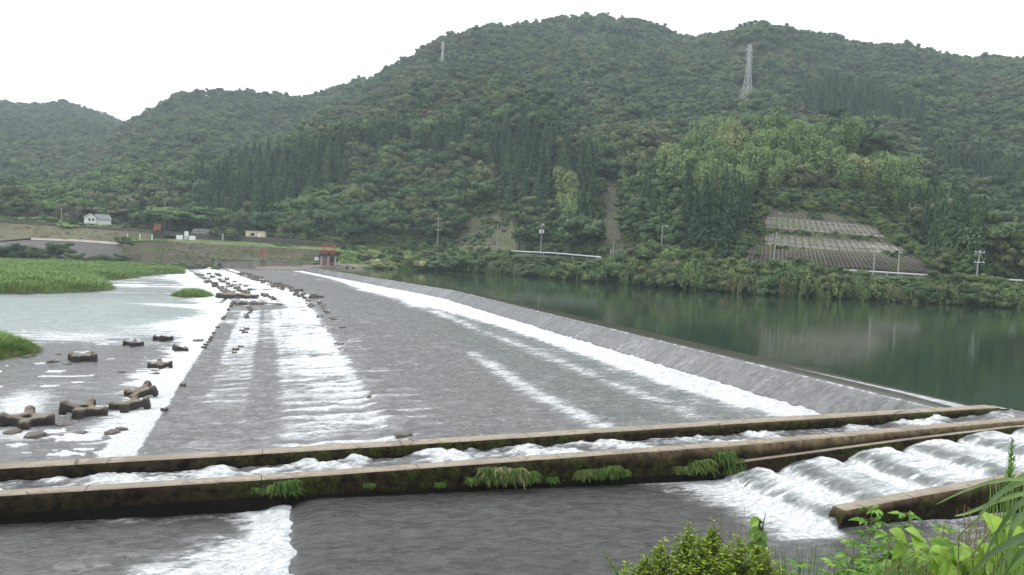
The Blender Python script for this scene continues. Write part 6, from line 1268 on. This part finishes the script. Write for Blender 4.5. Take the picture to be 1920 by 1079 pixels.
def reed():
    r0 = 3.0; base = at(1990, 1100, r0); g_ = ground(base); e = empty('reed_clump', g_); tag(e, 'tall reed with long arching blades at the right edge', 'reed'); lb = MB(); rg = random.Random(2)
    paths = [([(1990,930,3.0),(1950,905,3.0),(1880,900,2.95),(1815,918,2.9),(1755,946,2.85)],13,.8), ([(1985,960,3.1),(1945,905,3.05),(1890,915,3.0),(1845,955,2.9),(1815,1005,2.85)],20,.55), ([(1985,990,3.2),(1950,930,3.1),(1905,950,3.0),(1868,1000,2.95),(1838,1066,2.9)],22,.45), ([(1990,1040,3.0),(1940,1005,2.9),(1890,1020,2.8),(1850,1045,2.75),(1812,1084,2.7)],30,.25), ([(1985,1010,3.1),(1940,960,3.0),(1900,985,2.9),(1885,1040,2.85),(1876,1095,2.8)],24,.5), ([(1995,900,3.2),(1960,880,3.2),(1915,893,3.1),(1880,925,3.0),(1862,962,3.0)],15,.6), ([(1990,1060,2.8),(1950,1020,2.75),(1905,1045,2.7),(1880,1090,2.7)],26,.3), ([(1985,940,3.1),(1930,925,3.05),(1870,940,3.0),(1815,962,2.95),(1790,968,2.95)],15,.9), ([(1990,1000,3.3),(1940,965,3.3),(1880,990,3.2),(1850,1010,3.2)],16,.7)]
    for pth, wpx, tt in paths:
        P_ = [at(*q)-g_ for q in pth]; P_ = [Vector((0.05*rg.gauss(0, 1), .05*rg.gauss(0, 1), .1)), P_[0].lerp(Vector((0, 0, .3)), .4)]+P_; Q_ = []
        for i in range(len(P_)-1):
            a, b_, c, d = P_[max(i-1, 0)], P_[i], P_[i+1], P_[min(i+2, len(P_)-1)]
            for k in range(6): t = k/6; Q_.append(.5*((2*b_)+(c-a)*t+(2*a-5*b_+4*c-d)*t*t+(3*b_-a-3*c+d)*t**3))
        Q_.append(P_[-1]); n_ = len(Q_); W = wpx*.50*3/F; vs = []
        for i, p in enumerate(Q_):
            d = (Q_[min(i+1, n_-1)]-Q_[max(i-1, 0)]).normalized(); sd = d.cross(Vector((.2, -.9, .6))).normalized(); t = i/(n_-1); w = W*.5*(min(1, t*6+.3))*(1-t**3.2)+.0008; nn = sd.cross(d); vs += [p-sd*w+nn*w*.35, p, p+sd*w+nn*w*.35]
        lb.add(vs, [f for i in range(n_-1) for f in ((i*3, i*3+1, i*3+4, i*3+3), (i*3+1, i*3+2, i*3+5, i*3+4))], 0, tt)
    lb.build('blades', M['reed_leaf'], e, True); sb_ = MB(); sb_.path([(0, 0, -.1), (.0, 0, .6), (.03, 0, 1.3)], .012, .006, 6); sb_.build('stem', M['stem'], e)
reed()
def spike(u0, v0, u1, v1, r, lab, w_, n_):
    top, low = at(u0, v0, r), at(u1, v1, r); d = (top-low).normalized(); k = (ground(low).z-low.z)/d.z if d.z > .3 else -1; g_ = low+d*max(k, -3); e = empty('weed_spike', g_); tag(e, lab, 'weed'); lb, sb_ = MB(), MB(); rg = random.Random(int(u0)); sb_.path([(0, 0, 0), (low-g_)*.5, low-g_, top-g_], .006, .002, 5); L0 = (top-low).length
    for i in range(n_):
        t = i/n_; p = low.lerp(top, t)-g_; a = i*2.4; side = Vector((math.cos(a), math.sin(a), 0)); L = w_*(1.05-.8*t)*rg.uniform(.7, 1.1); lb.leaf(p, side+d*1.6, side*-.6+d, L, L*.30, .15, 0, rg.random(), 2)
        if t > .35: lb.leaf(p+side*L*.25, side*.8+d*1.3, d, L*.55, L*.28, .1, 0, rg.random(), 2)
    lb.build('leaves', M['weed_leaf'], e); sb_.build('stem', M['stem'], e)
spike(1898, 822, 1893, 925, 3.8, 'thin upright leafy spike rising before the cascade at the right', .055, 60); spike(1128, 1030, 1166, 1090, 5.0, 'small leaning knobbly spike at the bottom edge left of the shrub', .05, 46)
def dry_grass(u, v, w_, hpx, r, lab, n_, mt='grass_dry'):
    rg = random.Random(int(u)); b = MB(); c = at(u, v, r); g_ = ground(c); e = empty('dry_grass_clump', g_); tag(e, lab, 'grass'); off = c-g_
    for i in range(n_):
        x = rg.uniform(-.5, .5)*w_*r/F; top = off+Vector((x*1.2, rg.uniform(-.1, .1), hpx*r/F*rg.uniform(.5, 1))); lo = Vector((x*.6, rg.uniform(-.1, .1), off.z*.4)); md = lo.lerp(top, .6)+Vector((rg.gauss(0, .02), 0, .03)); sd = Vector((.0016, -.0006, 0)); b.add([lo-sd, lo+sd, md-sd, md+sd, top-sd*.6, top+sd*.6], [(0, 1, 3, 2), (2, 3, 5, 4)], 0, rg.random())
        for k in range(5): q = md.lerp(top, .3+.14*k); b.leaf(q, Vector((rg.gauss(0, .7), rg.gauss(0, .4), .8)), (0, -1, .3), .030, .005, .2, 0, rg.random(), 1)
    b.build('stalks', M[mt], e)
dry_grass(1368, 1010, 90, 60, 7.0, 'sparse thin dry grass stalks behind the small leaved shrub', 26); dry_grass(1842, 1020, 46, 60, 5.0, 'straw coloured grass clump behind the vine mat', 60); dry_grass(1805, 1030, 70, 40, 5.2, 'faded grass clump at the edge of the vine mat', 40); dry_grass(1520, 1066, 130, 40, 6.6, 'thin pale grass along the bottom edge between shrub and weeds', 70, 'grass_blade'); dry_grass(1910, 940, 36, 40, 3.8, 'pale upright grass under the leafy spike', 50, 'grass_blade')
n_ = 1500; px_ = rng.uniform(-2, 16, n_); py_ = rng.uniform(1.5, 13.5, n_); pz = gz(px_, py_); gap = proj(px_, py_, pz+.45)[1]; k = gap > 1050
tag(gn_scatter('bank_grass', FTUFTS, np.stack([px_, py_, pz], 1)[k], rng.uniform(.18, .42, k.sum()), rng.uniform(0, 6.28, k.sum()), ''), 'grass growing on the near bank under the plants', 'grass')
# ------------------------------------------------------------------ air, sky, light, camera
def haze():
    b = MB(); b.box((100, 500, 190), (1600, 1500, 198)); n = N('haze_air'); n.n.remove(n.b)
    v = n.node('ShaderNodeVolumePrincipled'); v.inputs['Color'].default_value = (.78, .90, 1, 1); v.inputs['Density'].default_value = .00024; v.inputs['Anisotropy'].default_value = .0
    n.lk(v.outputs[0], n.n['Material Output'].inputs['Volume']); o = b.build('haze', n.m); tag(o, kind='stuff')
haze()
w = bpy.data.worlds.new('World'); scene.world = w; w.use_nodes = True; nt = w.node_tree
SUN_EL, SUN_AZ = 52, -60
sky = nt.nodes.new('ShaderNodeTexSky'); sky.sky_type = 'NISHITA'; sky.sun_disc = False; sky.sun_elevation = R(SUN_EL); sky.sun_rotation = R(SUN_AZ); sky.air_density = 1.2; sky.dust_density = 3
mx = nt.nodes.new('ShaderNodeMix'); mx.data_type = 'RGBA'; mx.inputs[0].default_value = .86; mx.inputs[7].default_value = (12.2, 12.4, 12.8, 1)
nt.links.new(sky.outputs[0], mx.inputs[6]); bg = nt.nodes['Background']; nt.links.new(mx.outputs[2], bg.inputs['Color']); bg.inputs['Strength'].default_value = .10
L = bpy.data.lights.new('sun', 'SUN'); L.energy = 1.3; L.angle = R(20); L.color = (1, .97, .92); lo = bpy.data.objects.new('sun', L); COL.objects.link(lo)
sd = Vector((math.sin(R(SUN_AZ))*math.cos(R(SUN_EL)), math.cos(R(SUN_AZ))*math.cos(R(SUN_EL)), math.sin(R(SUN_EL)))); lo.rotation_euler = sd.to_track_quat('Z', 'Y').to_euler()
cd = bpy.data.cameras.new('camera'); cam = bpy.data.objects.new('camera', cd); COL.objects.link(cam); scene.camera = cam
cd.sensor_width = 36; cd.lens = F/1920*36; cd.clip_end = 9000; cd.clip_start = .05
fw = ray(960, 539.5).normalized(); rt = (ray(1100, 539.5)-ray(820, 539.5)).normalized(); upv = rt.cross(fw)
cam.matrix_world = Matrix(((rt.x, upv.x, -fw.x, 0), (rt.y, upv.y, -fw.y, 0), (rt.z, upv.z, -fw.z, EYE), (0, 0, 0, 1)))
vs = scene.view_settings; vs.view_transform = 'Standard'; vs.look = 'None'; vs.exposure = 0.55; vs.gamma = 1
scene.cycles.volume_bounces = 1; scene.cycles.max_bounces = 6; scene.cycles.use_denoising = True
scene.cycles.volume_step_rate = 5
